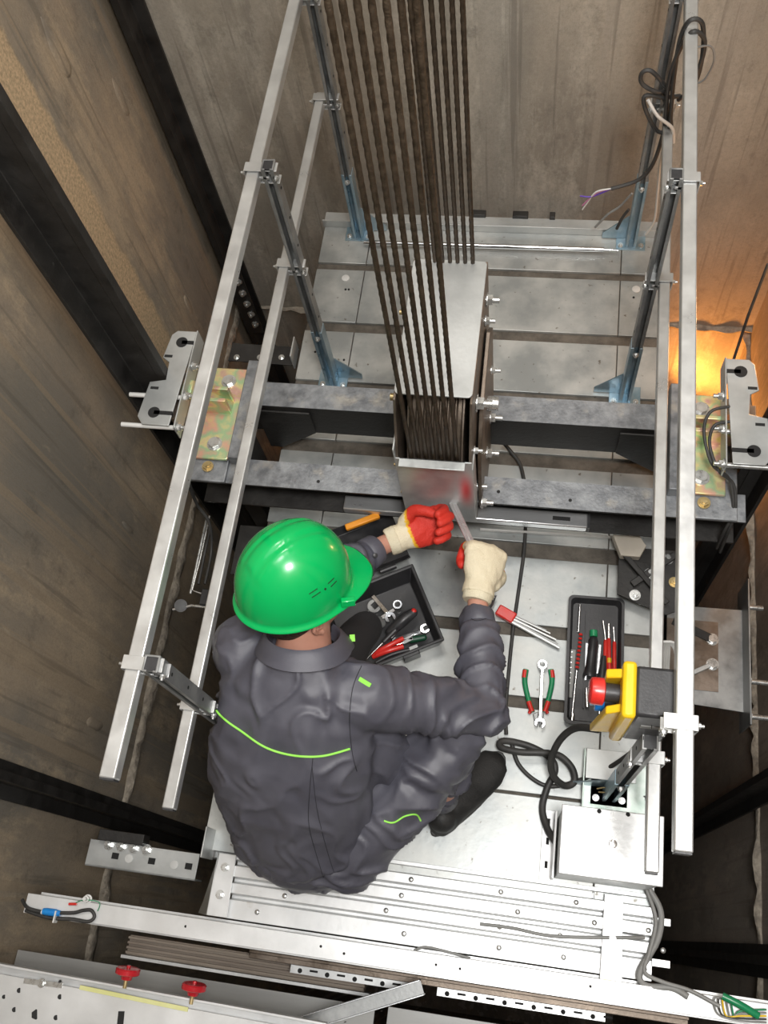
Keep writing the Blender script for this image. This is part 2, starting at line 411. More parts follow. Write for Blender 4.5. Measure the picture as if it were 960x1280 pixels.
# ================================================================== SHAFT
XL, XR, YB, YF, ZB, ZT = -1.556, .945, 2.75, -.62, -6.0, 4.9
JZ = -1.15
def wallbox(a, b): return MB().b2(a, b)
o = struct('wall_left', wallbox((XL - .2, YF - .2, ZB), (XL, YB + .2, ZT)), c_left, 'brown streaked concrete shaft wall on the left', 'wall')
o = struct('wall_back', wallbox((XL, YB, ZB), (XR, YB + .2, ZT)), c_back, 'grey concrete shaft wall behind the ropes with pale runs', 'wall')
mb = wallbox((XR, YF - .2, ZB), (XR + .2, YB + .2, ZT))
o = struct('wall_right', mb, c_right, 'concrete shaft wall on the right, lit orange low down', 'wall')
struct('wall_front', wallbox((XL, YF - .2, ZB), (XR, YF, ZT)), c_front, 'dark concrete shaft wall on the landing side', 'wall')
struct('floor', wallbox((XL - .2, YF - .2, ZB - .1), (XR + .2, YB + .2, ZB)), c_front, 'concrete pit floor far below', 'floor')
def joint(p0, axis, length, depth_dir, h, name, label):
    """ragged mortar lip along a slab joint"""
    mb = MB(); n = int(length / .03); vs = []; p0 = V(p0); ax = V(axis); dd = V(depth_dir)
    for i in range(n + 1):
        q = p0 + ax * (length * i / n)
        a = .008 + .03 * abs(noise.noise(q * 9)); hh = h * (.6 + .8 * abs(noise.noise(q * 6 + V((3, 1, 2)))))
        for (u, v) in ((-.01, -hh), (a, -hh * .5), (a * 1.2, hh * .2), (a * .7, hh * .7), (-.01, hh)):
            vs.append(q + dd * u + V((0, 0, v + .015 * noise.noise(q * 14))))
    fs = [(i * 5 + j, i * 5 + j + 1, i * 5 + 5 + j + 1, i * 5 + 5 + j) for i in range(n) for j in range(4)]
    fs += [(i * 5 + 4, i * 5, i * 5 + 5, i * 5 + 9) for i in range(n)] + [(0, 1, 2, 3, 4), tuple(n * 5 + k for k in range(5))]
    mb.raw(vs, fs); return struct(name, mb, c_joint, label, 'trim')
joint((XL, YF, JZ), (0, 1, 0), YB - YF, (1, 0, 0), .05, 'trim_1', 'ragged mortar joint along the left shaft wall')
joint((XL, YB, JZ), (1, 0, 0), XR - XL, (0, -1, 0), .02, 'trim_2', 'cracked joint across the back shaft wall')
joint((XR, YF, JZ - .05), (0, 1, 0), YB - YF, (-1, 0, 0), .03, 'trim_3', 'ragged joint along the right shaft wall')
# darker thin crack strips and mortar blobs on the left wall
for k, (x, y, s) in enumerate(((150, 120, .05), (70, 60, .07), (118, 905, .05), (160, 660, .035), (235, 380, .04))):
    p = atX(x, y, XL); mb = MB()
    mb.ell(p, (.006, s * .45, s * 1.5), nu=14, nv=10)
    for v in mb.bm.verts: v.co += V((0, .25 * s * noise.noise(v.co * 20), .5 * s * noise.noise(v.co * 17 + V((1, 5, 2)))))
    o = obj('mortar_blob', mb, c_left)
    tag(o, ['mortar blob on the left wall, second from top', 'largest mortar blob, top left corner of the left wall', 'lowest mortar blob on the left wall beside the handrail end', 'mortar blob halfway down the left wall', 'mortar blob on the left wall beside the upper guide rail'][k], 'mortar', 'mortar blobs on the left wall')

# ================================================================== GUIDE RAILS
def rail(x, y, dirx, label, name='guide_rail', wbase=.13, blade=.085, z0=ZB, z1=ZT, group='elevator guide rails', m=None, turn=False):
    """T section: base plate against the wall side, blade pointing along dirx"""
    mb = MB()
    if not turn:
        sec = [(0, -wbase / 2), (.012, -wbase / 2), (.018, -.012), (blade - .03, -.010), (blade - .028, -.014), (blade, -.014), (blade, .014), (blade - .028, .014), (blade - .03, .010), (.018, .012), (.012, wbase / 2), (0, wbase / 2)]
        pts = [(x + dirx * a, y + b, z0) for a, b in sec]
    else:
        sec = [(-wbase / 2, 0), (-wbase / 2, .012), (-.012, .018), (-.010, blade - .03), (-.014, blade - .028), (-.014, blade), (.014, blade), (.014, blade - .028), (.010, blade - .03), (.012, .018), (wbase / 2, .012), (wbase / 2, 0)]
        pts = [(x + a, y + dirx * b, z0) for a, b in sec]
    mb.prism(pts, (0, 0, z1 - z0))
    return tag(obj(name, mb, m or webm, bevel=.0015), label, 'guide rail', group)
rail(-1.205, 1.37, 1, 'large dark steel guide rail on the left of the car, running down past the handrails', wbase=.14, blade=.12)
rail(.69, 1.39, -1, 'large dark steel guide rail on the right of the car, beside the orange glow')
t = rail(-1.495, 2.745, -1, 'slim dark counterweight guide rail in the far left corner, ending in a drilled plate', wbase=.115, blade=.10, turn=True)
rail(XL + .03, .23, 1, 'dark vertical rail at the front left of the shaft, below the handrail ends', wbase=.11, blade=.09)
rail(XR - .02, .62, -1, 'dark vertical rail on the right shaft wall, right of the junction box', wbase=.11, blade=.08)
rail(XR - .02, .04, -1, 'dark vertical rail at the lower right corner of the shaft', wbase=.11, blade=.08)
# ================================================================== CAR ROOF
X0, X1, Y0, Y1 = -.84, .392, .11, 2.335
car = thing('elevator_car', 'elevator car seen from above, its galvanised sheet roof carrying the mechanic', 'elevator car', (-.224, 1.2, -2.25))
mb = MB().b2((X0 + .01, Y0 - .02, -2.25), (X1 - .01, Y1 - .01, -.03)); obj('car_body', mb, zincd, car, .004)
mb = MB().b2((X0, Y0, -.03), (X1, Y1, -.012)); obj('roof_deck', mb, rust, car, .001)
cuts = [.11, .365, .62, .835, 1.09, 1.40, 1.63, 1.87, 2.13, 2.335]
gap = [0, .004, .017, .019, .025, .024, .02, .02, .015, 0]
for i in range(len(cuts) - 1):
    a = cuts[i] + gap[i]; b = cuts[i + 1] - gap[i + 1]
    for (xa, xb) in ((X0, -.664), (-.661, .234), (.237, X1)):
        if i in (0, 1) and xb == X1 and xa > 0: b_ = b
        mb = MB().b2((xa, a, -.012), (xb, b, 0)); obj('roof_panel', mb, roofm, car, .0015)
# raised rear angle, tan strip, round plug, labels
mb = MB().b2((X0 - .005, Y1 - .03, 0), (X1 + .005, Y1 - .024, .035)).b2((X0 - .005, Y1 - .03, .0), (X1 + .005, Y1 + .035, .006)); obj('rear_angle', mb, galv, car, .001)
for x, y in ((432, 348), (795, 362)):
    p = at(x, y, 0); obj('plastic_plug', MB().lathe(p, (0, 0, 1), [(-.002, .014), (.003, .014), (.005, .009)]), whitec, car)
for x, y in ((432, 362), (436, 362), (600, 470), (440, 300), (394, 440), (430, 450), (792, 372)):
    obj('rivet', MB().lathe(at(x, y, 0), (0, 0, 1), [(-.002, .004), (.002, .004), (.004, .002)], 10), dark, car)
tag(obj('metal_rod', MB().cyl(at(455, 303, .02), at(755, 312, .02), .009, 14).cyl(at(755, 312, .02), at(773, 313, .02), .004, 10), chrome), 'bright straight metal rod lying across the rear edge of the roof', 'rod')
for k, x in enumerate((597, 650, 690)):
    p = at(x, 277, 0); tag(obj('black_bracket', MB().b2((p.x - (.028 if k < 2 else .01), Y1 + .03, -.03), (p.x + (.028 if k < 2 else .01), Y1 + .055, .02)), webm, bevel=.002), ['black clip behind the roof edge nearest the ropes', 'wide black clip behind the middle of the roof edge', 'narrow black clip behind the roof edge, rightmost of three'][k], 'bracket', 'black clips behind the roof edge')

# ================================================================== HANDRAILS
def cprofile(mb, p, z0, z1, wd=.032, dp=.034, th=.004, open_dir=(0, -1, 0)):
    od = V(open_dir); s = V((-od.y, od.x, 0)); up = V((0, 0, z1 - z0)); c = V((p[0], p[1], z0))
    def q(a, b): return c + s * a + od * b
    h = wd / 2; d = dp / 2
    pts = [q(-h, d), q(-h, -d), q(h, -d), q(h, d), q(h - th * 2.4, d), q(h - th * 2.4, d - th), q(h - th, d - th), q(h - th, -d + th), q(-h + th, -d + th), q(-h + th, d - th), q(-h + th * 2.4, d - th), q(-h + th * 2.4, d)]
    mb.prism(pts, up)
def handrail(side, px, tx, label):
    t = thing('handrail', label, 'handrail', (px, 1.2, 0), 'handrails on both sides of the car roof')
    top_y0 = .17; mid_y0 = .158
    obj('rail_tube', MB().b2((tx - .016, top_y0, .964), (tx + .016, 2.42, .996)), zinc, t, .003)
    obj('end_cap', MB().b2((tx - .014, top_y0 - .003, .966), (tx + .014, top_y0, .994)), blackp, t)
    obj('rail_tube', MB().b2((tx - .014, mid_y0, .60), (tx + .014, 2.30, .628)), zinc, t, .003)
    obj('end_cap', MB().b2((tx - .012, mid_y0 - .003, .602), (tx + .012, mid_y0, .626)), blackp, t)
    for k, y in enumerate((2.275, 1.645, .39)):
        zt = (.795 if (k == 2 and side > 0) else 1.01) if k else 1.35
        mb = MB(); cprofile(mb, (px, y), .28, zt); pst = obj('post', mb, zincd, t, .0008)
        if k:
            obj('post_cap', MB().b2((px - .013, y - .014, zt - .006), (px + .013, y + .014, zt - .002)), blackp, pst)
        hm = MB()
        for i in range(6): hm.cyl((px + side * -.0165, y, .38 + i * .11), (px - side * .0172, y, .38 + i * .11), .004, 10)
        obj('slot_hole', hm, dark, pst)
        mb = MB(); cprofile(mb, (px, y), 0.0, .32, .036, .038, .004)
        br = obj('base_bracket', mb, bluez, t, .0008)
        fb = MB().b2((px - .05, y - .03, 0.0), (px + .05, y + .045, .004))
        s2 = -side
        fb.prism([(px + s2 * .018, y + .018, .004), (px + s2 * .10, y + .018, .004), (px + s2 * .10, y + .018, .03), (px + s2 * .018, y + .018, .12)], (0, .004, 0))
        obj('foot_plate', fb, bluez, br, .0008)
        bb = MB()
        bb.bolt((px - .035, y - .012, .004), (0, 0, 1), .007, .005, .003).bolt((px + .035, y - .012, .004), (0, 0, 1), .007, .005, .003)
        bb.bolt((px, y - .019, .29), (0, -1, 0), .007, .005, .004)
        obj('bolt', bb, boltm, br)
        for z, r in ((.98, .020), (.614, .018)):
            rpx = px; px_ = tx - .018 if (z > zt) else px
            if z > zt and not (k == 2 and side > 0): continue
            cb = MB(); o_ = side
            for dz in (-r - .002, r - .001):
                cb.b2((min(tx - o_ * -r, px_ - o_ * .02) if o_ > 0 else tx - r - .002, y - .014, z + dz), (tx + r + .002 if o_ > 0 else px_ + .022, y + .014, z + dz + .003))
            cb.b2((tx + o_ * (r), y - .014, z - r), (tx + o_ * (r + .003), y + .014, z + r))
            cb.b2((min(px_, tx), y - .017, z - .004), (max(px_, tx), y - .014, z + .004))
            cl = obj('clamp', cb, zinc, t, .0006)
            obj('bolt', MB().bolt((tx + o_ * (r + .003), y, z), (o_, 0, 0), .006, .004, .006, False).bolt((px_ - o_ * .017, y - .014, z), (0, -1, 0), .006, .004, .004), boltm, cl)
    return t
handrail(-1, -.705, -.745, 'galvanised tube handrail with two rails on the left edge of the car roof')
handrail(1, .265, .297, 'galvanised tube handrail with two rails on the right edge, carrying the stop box')

# ================================================================== CROSSHEAD
ZC = .30
cr = thing('crosshead', 'pair of heavy grey steel channel beams bridging the car roof under the pulley', 'steel beam', (-.224, 1.28, 0))
def channel(y_web, sgn, xa, xb, zt, zb, fw=.082):
    mb = MB()
    sec = [(0, zb), (0, zt), (fw, zt), (fw, zt - .008), (.008, zt - .011), (.008, zb + .011), (fw, zb + .008), (fw, zb)]
    mb.prism([(xa, y_web + sgn * a, z) for a, z in sec], (xb - xa, 0, 0))
    return mb
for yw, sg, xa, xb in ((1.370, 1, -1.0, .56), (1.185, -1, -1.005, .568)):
    ch = obj('channel_beam', channel(yw, sg, xa, xb, ZC - .002, ZC - .155), webm, cr, .0015)  # near-black colour puts the shade of the upright web into the steel
    obj('lit_flange_top', MB().b2((xa, yw, ZC - .002), (xb, yw + sg * .082, ZC)), beamm, ch)  # paler skin on the flange top, overhead light put into its colour
g = MB()
for x, s in ((.40, -1), (-.86, 1)):
    g.prism([(x, 1.366, ZC - .02), (x + s * .17, 1.366, ZC - .02), (x + s * .17, 1.366, ZC - .14), (x + s * .04, 1.366, ZC - .25), (x, 1.366, ZC - .25)], (0, -.006, 0))
obj('gusset_plate', g, webm, cr, .001)
for s, x in ((-1, -.865), (1, .385)):
    obj('end_angle', MB().b2((x - .026, 1.165, ZC), (x + .026, 1.50, ZC + .045)).b2((x + s * .03, 1.10, ZC), (x + s * .16, 1.48, ZC + .012)), beamm, cr, .003)
    obj('side_upright', MB().b2((x + s * .06 - .03, 1.20, -2.1), (x + s * .06 + .03, 1.36, .13)), webm, cr, .003)
bm_ = MB()
for x, y in ((-.62, 1.13), (.10, 1.13), (-.1, 1.14), (.33, 1.12)): bm_.cyl((x, y, ZC - .002), (x, y, ZC + .0008), .005, 12)
obj('drilled_hole', bm_, dark, cr)
# ================================================================== GUIDE SHOES
def shoe(side, label):
    s = side
    def X(v): return -.224 + s * v - (.050 if s > 0 else 0)
    t = thing('guide_shoe', label, 'guide shoe', (X(.74), 1.31, ZC + .012), 'guide shoes at the ends of the crosshead')
    z = ZC + .016
    bp = obj('base_plate', MB().prism([(X(.668), 1.478, z), (X(.668), 1.178, z), (X(.675), 1.166, z), (X(.785), 1.166, z), (X(.785), 1.478, z)], (0, 0, .010)), chromate, t, .003)
    for y in (1.43, 1.215):
        obj('hex_bolt', MB().bolt((X(.72), y, z + .010), (0, 0, 1), .017, .011, .0), boltm, bp)
    obj('hex_bolt', MB().bolt((X(.73), 1.145, ZC + .014), (0, 0, 1), .013, .008, .004), brass, t)
    arm = MB(); arm.box((X(.755), 1.325, z + .045), (.13, .012, .075)); arm.box((X(.755), 1.365, z + .045), (.13, .012, .075))
    arm.prism([(X(.69), 1.320, z + .01), (X(.80), 1.320, z + .01), (X(.82), 1.320, z + .11), (X(.79), 1.320, z + .11)], (0, .05, 0))
    obj('arm', arm, chromate, t, .002)
    obj('pad_holder', MB().b2((X(.80), 1.27, z), (X(.86), 1.43, z + .05)).b2((X(.80), 1.27, z + .05), (X(.82), 1.43, z + .10)), brownp, t, .003)
    # upright notched plate
    zp = z + .14
    X0_ = X; X = (lambda v: X0_(v) - (.040 if s > 0 else 0))
    P = [(.800, 1.515), (.860, 1.515), (.875, 1.50), (.885, 1.42), (.862, 1.405), (.858, 1.345), (.905, 1.335), (.915, 1.22), (.895, 1.195), (.815, 1.195)]
    hole = [(.83, 1.48), (.885, 1.225)]
    mb = MB().prism([(X(a), b, zp) for a, b in P], (0, 0, .005))
    pl = obj('notched_plate', mb, galv, t, .0015)
    hb = MB()
    for a, b in ((.838, 1.475), (.868, 1.235)):
        hb.cyl((X(a), b, zp - .0015), (X(a), b, zp + .0066), .0175, 20)
        hb.b2((X(a - .036 if b > 1.3 else a - .055), b - .006, zp - .0015), (X(a), b + .006, zp + .0066))
    for a, b in ((.868, 1.425), (.885, 1.315)): hb.b2((X(a - .012), b - .004, zp - .0015), (X(a + .012), b + .004, zp + .0066))
    obj('keyhole', hb, dark, pl)
    obj('plate_flange', MB().b2((X(.798), 1.19, zp - .06), (X(.802), 1.52, zp + .004)), galv, pl, .001)
    rb = MB()
    for y in (1.30, 1.20): rb.cyl((X(.79), y, zp - .015), (X(.965), y, zp - .015), .007, 12)
    obj('threaded_rod', rb, whitec if s < 0 else boltm, t)
    nb = MB()
    for y in (1.41, 1.31, 1.205): nb.bolt((X(.797), y, zp - .02), (-s, 0, 0), .011, .010, .012)
    obj('nut', nb, boltm, t)
    return t
shoe(-1, 'left guide shoe with yellow chromated plate and grey notched bracket beside the left rail')
shoe(1, 'right guide shoe with yellow chromated plate and black sensor wires')

# ================================================================== PULLEY
PX, PY, PZ, PR = -.2525, 1.29, .53, .228
pu = thing('suspension_pulley', 'boxed suspension pulley with pale top cover on the beams, ropes running into it', 'pulley', (PX, PY, .12))
prof = [(-.070, .03), (-.070, PR - .045), (-.070, PR + .012), (-.066, PR + .012)]
for i in range(7):
    x = -.057 + i * .019; prof += [(x - .0085, PR - .002), (x - .004, PR - .011), (x + .004, PR - .011), (x + .0085, PR - .002)]
prof += [(.066, PR + .012), (.070, PR + .012), (.070, PR - .045), (.070, .03)]
obj('grooved_wheel', MB().lathe((PX, PY, PZ), (1, 0, 0), prof, 56), brownp, pu)
obj('axle', MB().cyl((PX - .14, PY, PZ), (PX + .14, PY, PZ), .02, 20), boltm, pu)
for s in (-1, 1):
    x = PX + s * .088
    out = [(1.53, .815), (1.12, .815), (1.05, .66), (1.055, .29), (1.13, .14), (1.45, .14), (1.53, .30)]
    obj('side_plate', MB().prism([(x, a, b) for a, b in out], (s * .006, 0, 0)), brownp, pu, .001)
    x2 = PX + s * .100
    out = [(1.47, .62), (1.40, .70), (1.20, .66), (1.12, .55), (1.10, .29), (1.15, .14), (1.42, .14), (1.47, .30)]
    obj('hanger_plate', MB().prism([(x2, a, b) for a, b in out], (s * .010, 0, 0)), brownp, pu, .0015)
    b = MB()
    for (y, z, r) in ((1.47, .74, .014), (1.42, .72, .011), (1.19, .70, .017), (1.10, .62, .009), (1.12, .37, .012)) if s > 0 else ((1.42, .74, .012), (1.24, .62, .018), (1.08, .55, .007), (1.10, .34, .009)):
        b.bolt((PX + s * .095, y, z), (s, 0, 0), r, r * .9, r * 1.2)
    obj('hex_bolt', b, boltm if s > 0 else brass, pu)
b = MB()
for (y, z, r) in ((1.36, .33, .014), (1.245, .33, .014), (1.09, .33, .013), (1.40, .52, .01)):
    b.bolt((PX + .110, y, z), (1, 0, 0), r, r * .9, r * 1.4)
obj('hex_bolt', b, boltm, pu)
tp = []
for (cx, cy, a0) in ((PX - .093 + .012, 1.132 + .012, 180), (PX + .093 - .012, 1.132 + .012, 270), (PX + .093 - .012, 1.525 - .012, 0), (PX - .093 + .012, 1.525 - .012, 90)):
    for k in range(5):
        a = R(a0 + k * 22.5); tp.append((cx + .012 * math.cos(a), cy + .012 * math.sin(a), .818))
obj('top_cover', MB().prism(tp, (0, 0, .005)), galv, pu, .001)
lip = [(PX - .088, 1.040, .655), (PX + .085, 1.040, .655), (PX + .085, 1.040, .647), (PX - .088, 1.040, .647)]
obj('front_cover', MB().b2((PX - .096, 1.045, .29), (PX + .096, 1.049, .655)).b2((PX - .085, 1.049, .651), (PX + .080, 1.024, .655)).b2((PX - .098, 1.045, .29), (PX - .094, 1.10, .70)).b2((PX + .094, 1.045, .29), (PX + .098, 1.10, .62)), coverm, pu, .0012)
# ================================================================== ROPES
RD = .0052
order = ['leftmost', 'second from left', 'third from left', 'middle', 'third from right', 'second from right', 'rightmost']
for i in range(7):
    x = PX - .057 + i * .019; yf = PY - PR - .001; yr = PY + PR + .001
    path = [V((x, yf, ZT - .02 - k * (ZT - PZ - .02) / 800)) for k in range(801)]
    rr = PR + .001
    path += [V((x, PY - rr * math.cos(math.pi * k / 120), PZ - rr * math.sin(math.pi * k / 120))) for k in range(1, 120)]
    path += [V((x, yr, PZ + k * (ZT - PZ - .02) / 800)) for k in range(801)]
    n = 12; vs = []; dist = 0
    for k, p in enumerate(path):
        if k: dist += (p - path[k - 1]).length
        t = (path[min(k + 1, len(path) - 1)] - path[max(k - 1, 0)]).normalized()
        a = V((1, 0, 0)); b = t.cross(a).normalized()
        for j in range(n):
            q = 2 * math.pi * j / n; r_ = RD * (1 + .07 * math.cos(6 * q)); q2 = q + dist * 45
            vs.append(p + (a * math.cos(q2) + b * math.sin(q2)) * r_)
    K = len(path)
    fs = [(k * n + j, k * n + (j + 1) % n, (k + 1) * n + (j + 1) % n, (k + 1) * n + j) for k in range(K - 1) for j in range(n)] + [tuple(range(n - 1, -1, -1)), tuple(range((K - 1) * n, K * n))]
    o = obj('hoist_rope', MB().raw(vs, fs), ropem, angle=80)
    tag(o, 'greasy dark steel hoist rope round the pulley, ' + order[i] + (' of the seven' if i in (0, 3, 6) else ''), 'rope', 'steel hoist ropes')


# ================================================================== DOOR OPERATOR AND FRONT RAILS
op = thing('door_operator', 'bright ribbed metal profiles along the front edge of the car roof', 'door operator', (-.22, .04, -.03))
sec = [(.150, -.011), (.150, .006), (.140, .006), (.136, -.006), (.122, -.006), (.118, .020), (.094, .020), (.090, -.006), (.082, -.006), (.078, .024), (.050, .024), (.046, -.006), (.038, -.006), (.034, .016), (.008, .016), (.004, -.012), (-.004, -.012), (-.008, .010), (-.056, .010), (-.056, -.04), (.10, -.04), (.10, -.011)]
obj('ribbed_profile', MB().prism([(-.735, a, b) for a, b in sec], (1.123, 0, 0)), white, op, .001)
for x in (-.60, -.25, .05, .20, .36):
    for y in (.105, .062, .02, -.03): 
        if (x > .2 and y > .07): continue
        obj('screw', MB().lathe((x + random.uniform(-.06, .06), y, {.105: .020, .062: .024, .02: .016, -.03: .010}[y]), (0, 0, 1), [(-.001, .007), (.002, .007), (.004, .004)], 12), boltm, op)
for ex in (.386,):
    for y in (.078, -.02): obj('profile_end', MB().b2((ex, y, .0), (ex + .045, y + .018, .022)), white, op, .001)
def opbracket(x0, x1, ya, yb, label, gus):
    t = thing('angle_bracket', label, 'bracket', ((x0 + x1) / 2, .03, .02), 'angle brackets clamping the ribbed profiles')
    obj('strap', MB().prism([(x0, yb, .024), (x1, yb, .024), (x1 - .004, ya, .024), (x0 + .004, ya, .024)], (0, 0, .006)), white, t, .001)
    for y in (ya - .035, ya - .105):
        obj('bolt', MB().bolt(((x0 + x1) / 2, y, .030), (0, 0, 1), .009, .007, .006), boltm, t)
    if gus:
        obj('gusset', MB().prism([(x0, ya, .03), (x0, yb, .03), (x0 - .05, yb, -.06), (x0 - .01, ya, -.06)], (.003, 0, 0)), galv, t, .001)
        obj('upright_tab', MB().b2((x0 - .03, ya - .02, -.02), (x0 - .026, ya + .06, .09)), galv, t, .001)
    else: obj('yellow_screw', MB().bolt(((x0 + x1) / 2 - .012, yb + .004, .03), (0, 0, 1), .008, .005, 0), brass, t)
opbracket(-.785, -.728, .105, -.055, 'white gusseted bracket at the left end of the ribbed profiles, behind the jacket hem', True)
opbracket(.258, .313, .135, -.068, 'flat bracket with two bolts below the junction box', False)
hd = thing('header_rail', 'long pale metal rail crossing the whole front of the car, cables at both ends', 'metal rail', (-.25, -.09, .0))
obj('channel', MB().prism([(-1.285, a, b) for a, b in ((-.066, .0), (-.066, .06), (-.116, .06), (-.116, .0), (-.112, .0), (-.112, .056), (-.070, .056), (-.070, .0))], (2.03, 0, 0)), white, hd, .001)
obj('lower_flange', MB().b2((-1.275, -.122, -.004), (.74, -.06, .0)), white, hd)
for px in (245, 462, 570, 670, 905):
    pass
hb = MB()
for x, y in ((232, 1158), (401, 1183), (545, 1206), (575, 1211), (430, 1192), (738, 1233)): hb.cyl(at(x, y, .0595), at(x, y, .0606), .0035, 10)
obj('drilled_hole', hb, dark, hd)
p = at(110, 1124, .06); obj('clip', MB().bolt(p, (0, 0, 1), .009, .012, .012), whitec, hd)

def cable(name, pts, r, m, label, cat='cable', group=None, n=10, parent=None, sm=6):
    P = [at(*p) if p[0] > 3 or p[1] > 3 else V(p) for p in pts]
    o = obj(name, MB().tube(P, r, n, sm), m, parent)
    if parent is None: tag(o, label, cat, group)
    return o
# blue connector cable on the left end of the header rail
cb = thing('connector_cable', 'black cable with a blue plug tied on the left end of the long front rail', 'cable', at(70, 1140, .062))
cable('cord', [(28, 1125, .05), (35, 1135, .068), (52, 1140, .07)], .005, blackr, '', parent=cb)
cable('cord', [(52, 1140, .07), (58, 1141, .07)], .006, whitec, '', parent=cb, sm=1)
obj('blue_plug', MB().lathe(at(54, 1139, .072), at(76, 1142, .072) - at(54, 1139, .072), [(0, .008), (.01, .0095), (.035, .0095), (.05, .007)], 14), bluep, cb)
cable('cord', [(72, 1141, .072), (92, 1141, .072), (104, 1138, .072), (114, 1138, .072), (118, 1146, .072), (110, 1152, .072), (90, 1149, .072), (60, 1147, .07), (32, 1138, .06)], .0048, blackr, '', parent=cb)
cable('cord', [(92, 1130, .063), (105, 1125, .075), (124, 1128, .066), (122, 1139, .064)], .0013, greenp, '', parent=cb)
obj('ferrule', MB().cyl(at(86, 1130, .066), at(96, 1130, .066), .0035, 10), redp, cb)
obj('zip_tie', MB().box(at(70, 1146, .072), (.004, .03, .022)), whitec, cb)
# right end cables
cable('cable_bundle', [(812, 1112, .02), (826, 1140, .02), (822, 1175, .03), (800, 1215, .04), (808, 1232, .05), (840, 1235, .06), (860, 1246, .07)], .008, greyc, 'grey bundled cables turning down beside the right bracket onto the front rail')
cable('grey_wire', [(808, 1112, .03), (820, 1150, .035), (812, 1190, .04), (806, 1215, .05), (830, 1228, .065), (862, 1238, .07), (900, 1258, .08)], .005, greyc, 'single grey wire beside the bundled cables at the lower right')
cable('flat_wire', [(600, 1155, .02), (640, 1160, .022), (690, 1170, .022), (760, 1172, .034), (806, 1172, .02)], .0045, greyc, 'grey wire lying in a groove of the ribbed profiles')
cable('flat_wire', [(518, 1188, .012), (532, 1184, .018), (560, 1190, .018), (588, 1198, .012)], .0035, greyc, 'short curled grey wire lying near the middle of the ribbed profiles')
gc = thing('green_wire_bundle', 'coil of thin wires with a green sleeve on the right end of the front rail', 'cable', at(930, 1262, .06))
obj('sleeve', MB().tube([at(903, 1245, .08), at(925, 1256, .085), at(948, 1270, .08)], .009, 12, 4), greenp, gc)
for k in range(5):
    a = k * 5; cable('wire', [(905, 1250, .08), (893 + a, 1248 + k, .08), (898 + a, 1268 + k, .075), (925, 1276 - k * 3, .08), (958, 1278 - k * 4, .08)], .0022, (greyc, blackr, yellowp, greyc, greenp)[k], '', parent=gc)

# landing side: header with red knobs, door panels, sill
hz = .15
lh = thing('landing_door_header', 'pale drilled sheet header of the landing door at the bottom left, holding red knobs', 'door header', (-1.0, -.36, 0))
obj('top_plate', MB().prism([(-1.50, -.258, hz), (-.40, -.275, hz), (-.40, -.54, hz), (-1.50, -.54, hz)], (0, 0, -.005)), white, lh, .001)
obj('front_lip', MB().prism([(-1.50, -.235, hz - .03), (-.40, -.252, hz - .03), (-.40, -.258, hz - .03), (-1.50, -.241, hz - .03)], (0, 0, .03)).prism([(-1.50, -.235, hz - .033), (-.40, -.252, hz - .033), (-.40, -.30, hz - .033), (-1.50, -.283, hz - .033)], (0, 0, .003)), white, lh, .001)
ys = at(100, 1234, hz + .002); ye = at(235, 1262, hz + .002)
obj('yellow_strip', MB().bar(ys, ye, .010, .004), mat('pale_yellow_strip', (.62, .62, .25), (.72, .72, .36), .5), lh)
hb = MB()
for x, y, r in ((24, 1238, .006), (75, 1246, .006), (18, 1262, .006), (45, 1268, .012), (70, 1272, .006), (5, 1246, .005), (75, 1227, .004)): hb.cyl(at(x, y, hz - .001), at(x, y, hz + .0012), r, 6 if r > .01 else 14)
hb.bar(at(152, 1264, hz), at(150, 1284, hz), .016, .003)
obj('hole', hb, dark, lh)
obj('slotted_screw', MB().bar(at(30, 1226, hz), at(78, 1232, hz), .012, .003).bolt(at(52, 1229, hz), (0, 0, 1), .008, .006, 0), boltm, lh)
for k, (x, y) in enumerate(((156, 1233), (239, 1253))):
    p = at(x, y, hz + .012); ax = V((.03, 1, .12)).normalized()
    t = thing('clamping_knob', ['dark red star knob on the landing header, the left one', 'dark red star knob on the landing header, the right one nearer the door bar'][k], 'knob', p, 'red knobs on the landing header')
    obj('threaded_stem', MB().cyl(p - ax * .004, p + ax * .024, .005, 14), brass, t)
    kb = MB().lathe(p + ax * .016, ax, [(0, .013), (.010, .016), (.012, .029), (.014, .031), (.024, .031), (.027, .028), (.028, .010)], 40)
    kb.cyl(p + ax * .043, p + ax * .049, .005, 12)
    obj('knob_head', kb, redk, t)
tag(obj('flat_door_face', MB().b2((-1.55, -.60, -.53), (-.36, -.252, -.526)), doorm, bevel=.001), 'grey brushed door face laid flat for light below the landing header, left of the metal profile', 'sheet', 'grey landing door faces laid flat')  # landing door faces laid flat so the grey catches light from above
tag(obj('flat_door_face', MB().b2((-.32, -.60, -.53), (.90, -.245, -.526)), doorm, bevel=.001), 'grey brushed door face laid flat for light at the bottom edge, right of the metal profile', 'sheet', 'grey landing door faces laid flat')
a, b = at(345, 1290, -.25), at(528, 1234, -.25); dd_ = (b - a).normalized(); sd_ = V((-dd_.y, dd_.x, 0))
t = thing('metal_profile', 'U shaped metal profile slanting between the two flat grey door faces at the bottom', 'metal profile', b)
obj('web', MB().bar(a, b, .040, .004), zincd, t)
for q in (-1, 1): obj('flange', MB().bar(a + sd_ * .019 * q - V((0, 0, .012 * (q < 0))), b + sd_ * .019 * q - V((0, 0, .012 * (q < 0))), .004, .05), alu, t, .001)
for u in (.45, .7): obj('slot', MB().bar(a.lerp(b, u) - sd_ * .027, a.lerp(b, u + .01) - sd_ * .027, .002, .02), dark, t)
t = thing('door_sill', 'brown ribbed sill strip below the left half of the front rail', 'door sill', (-.8, -.19, -.56))
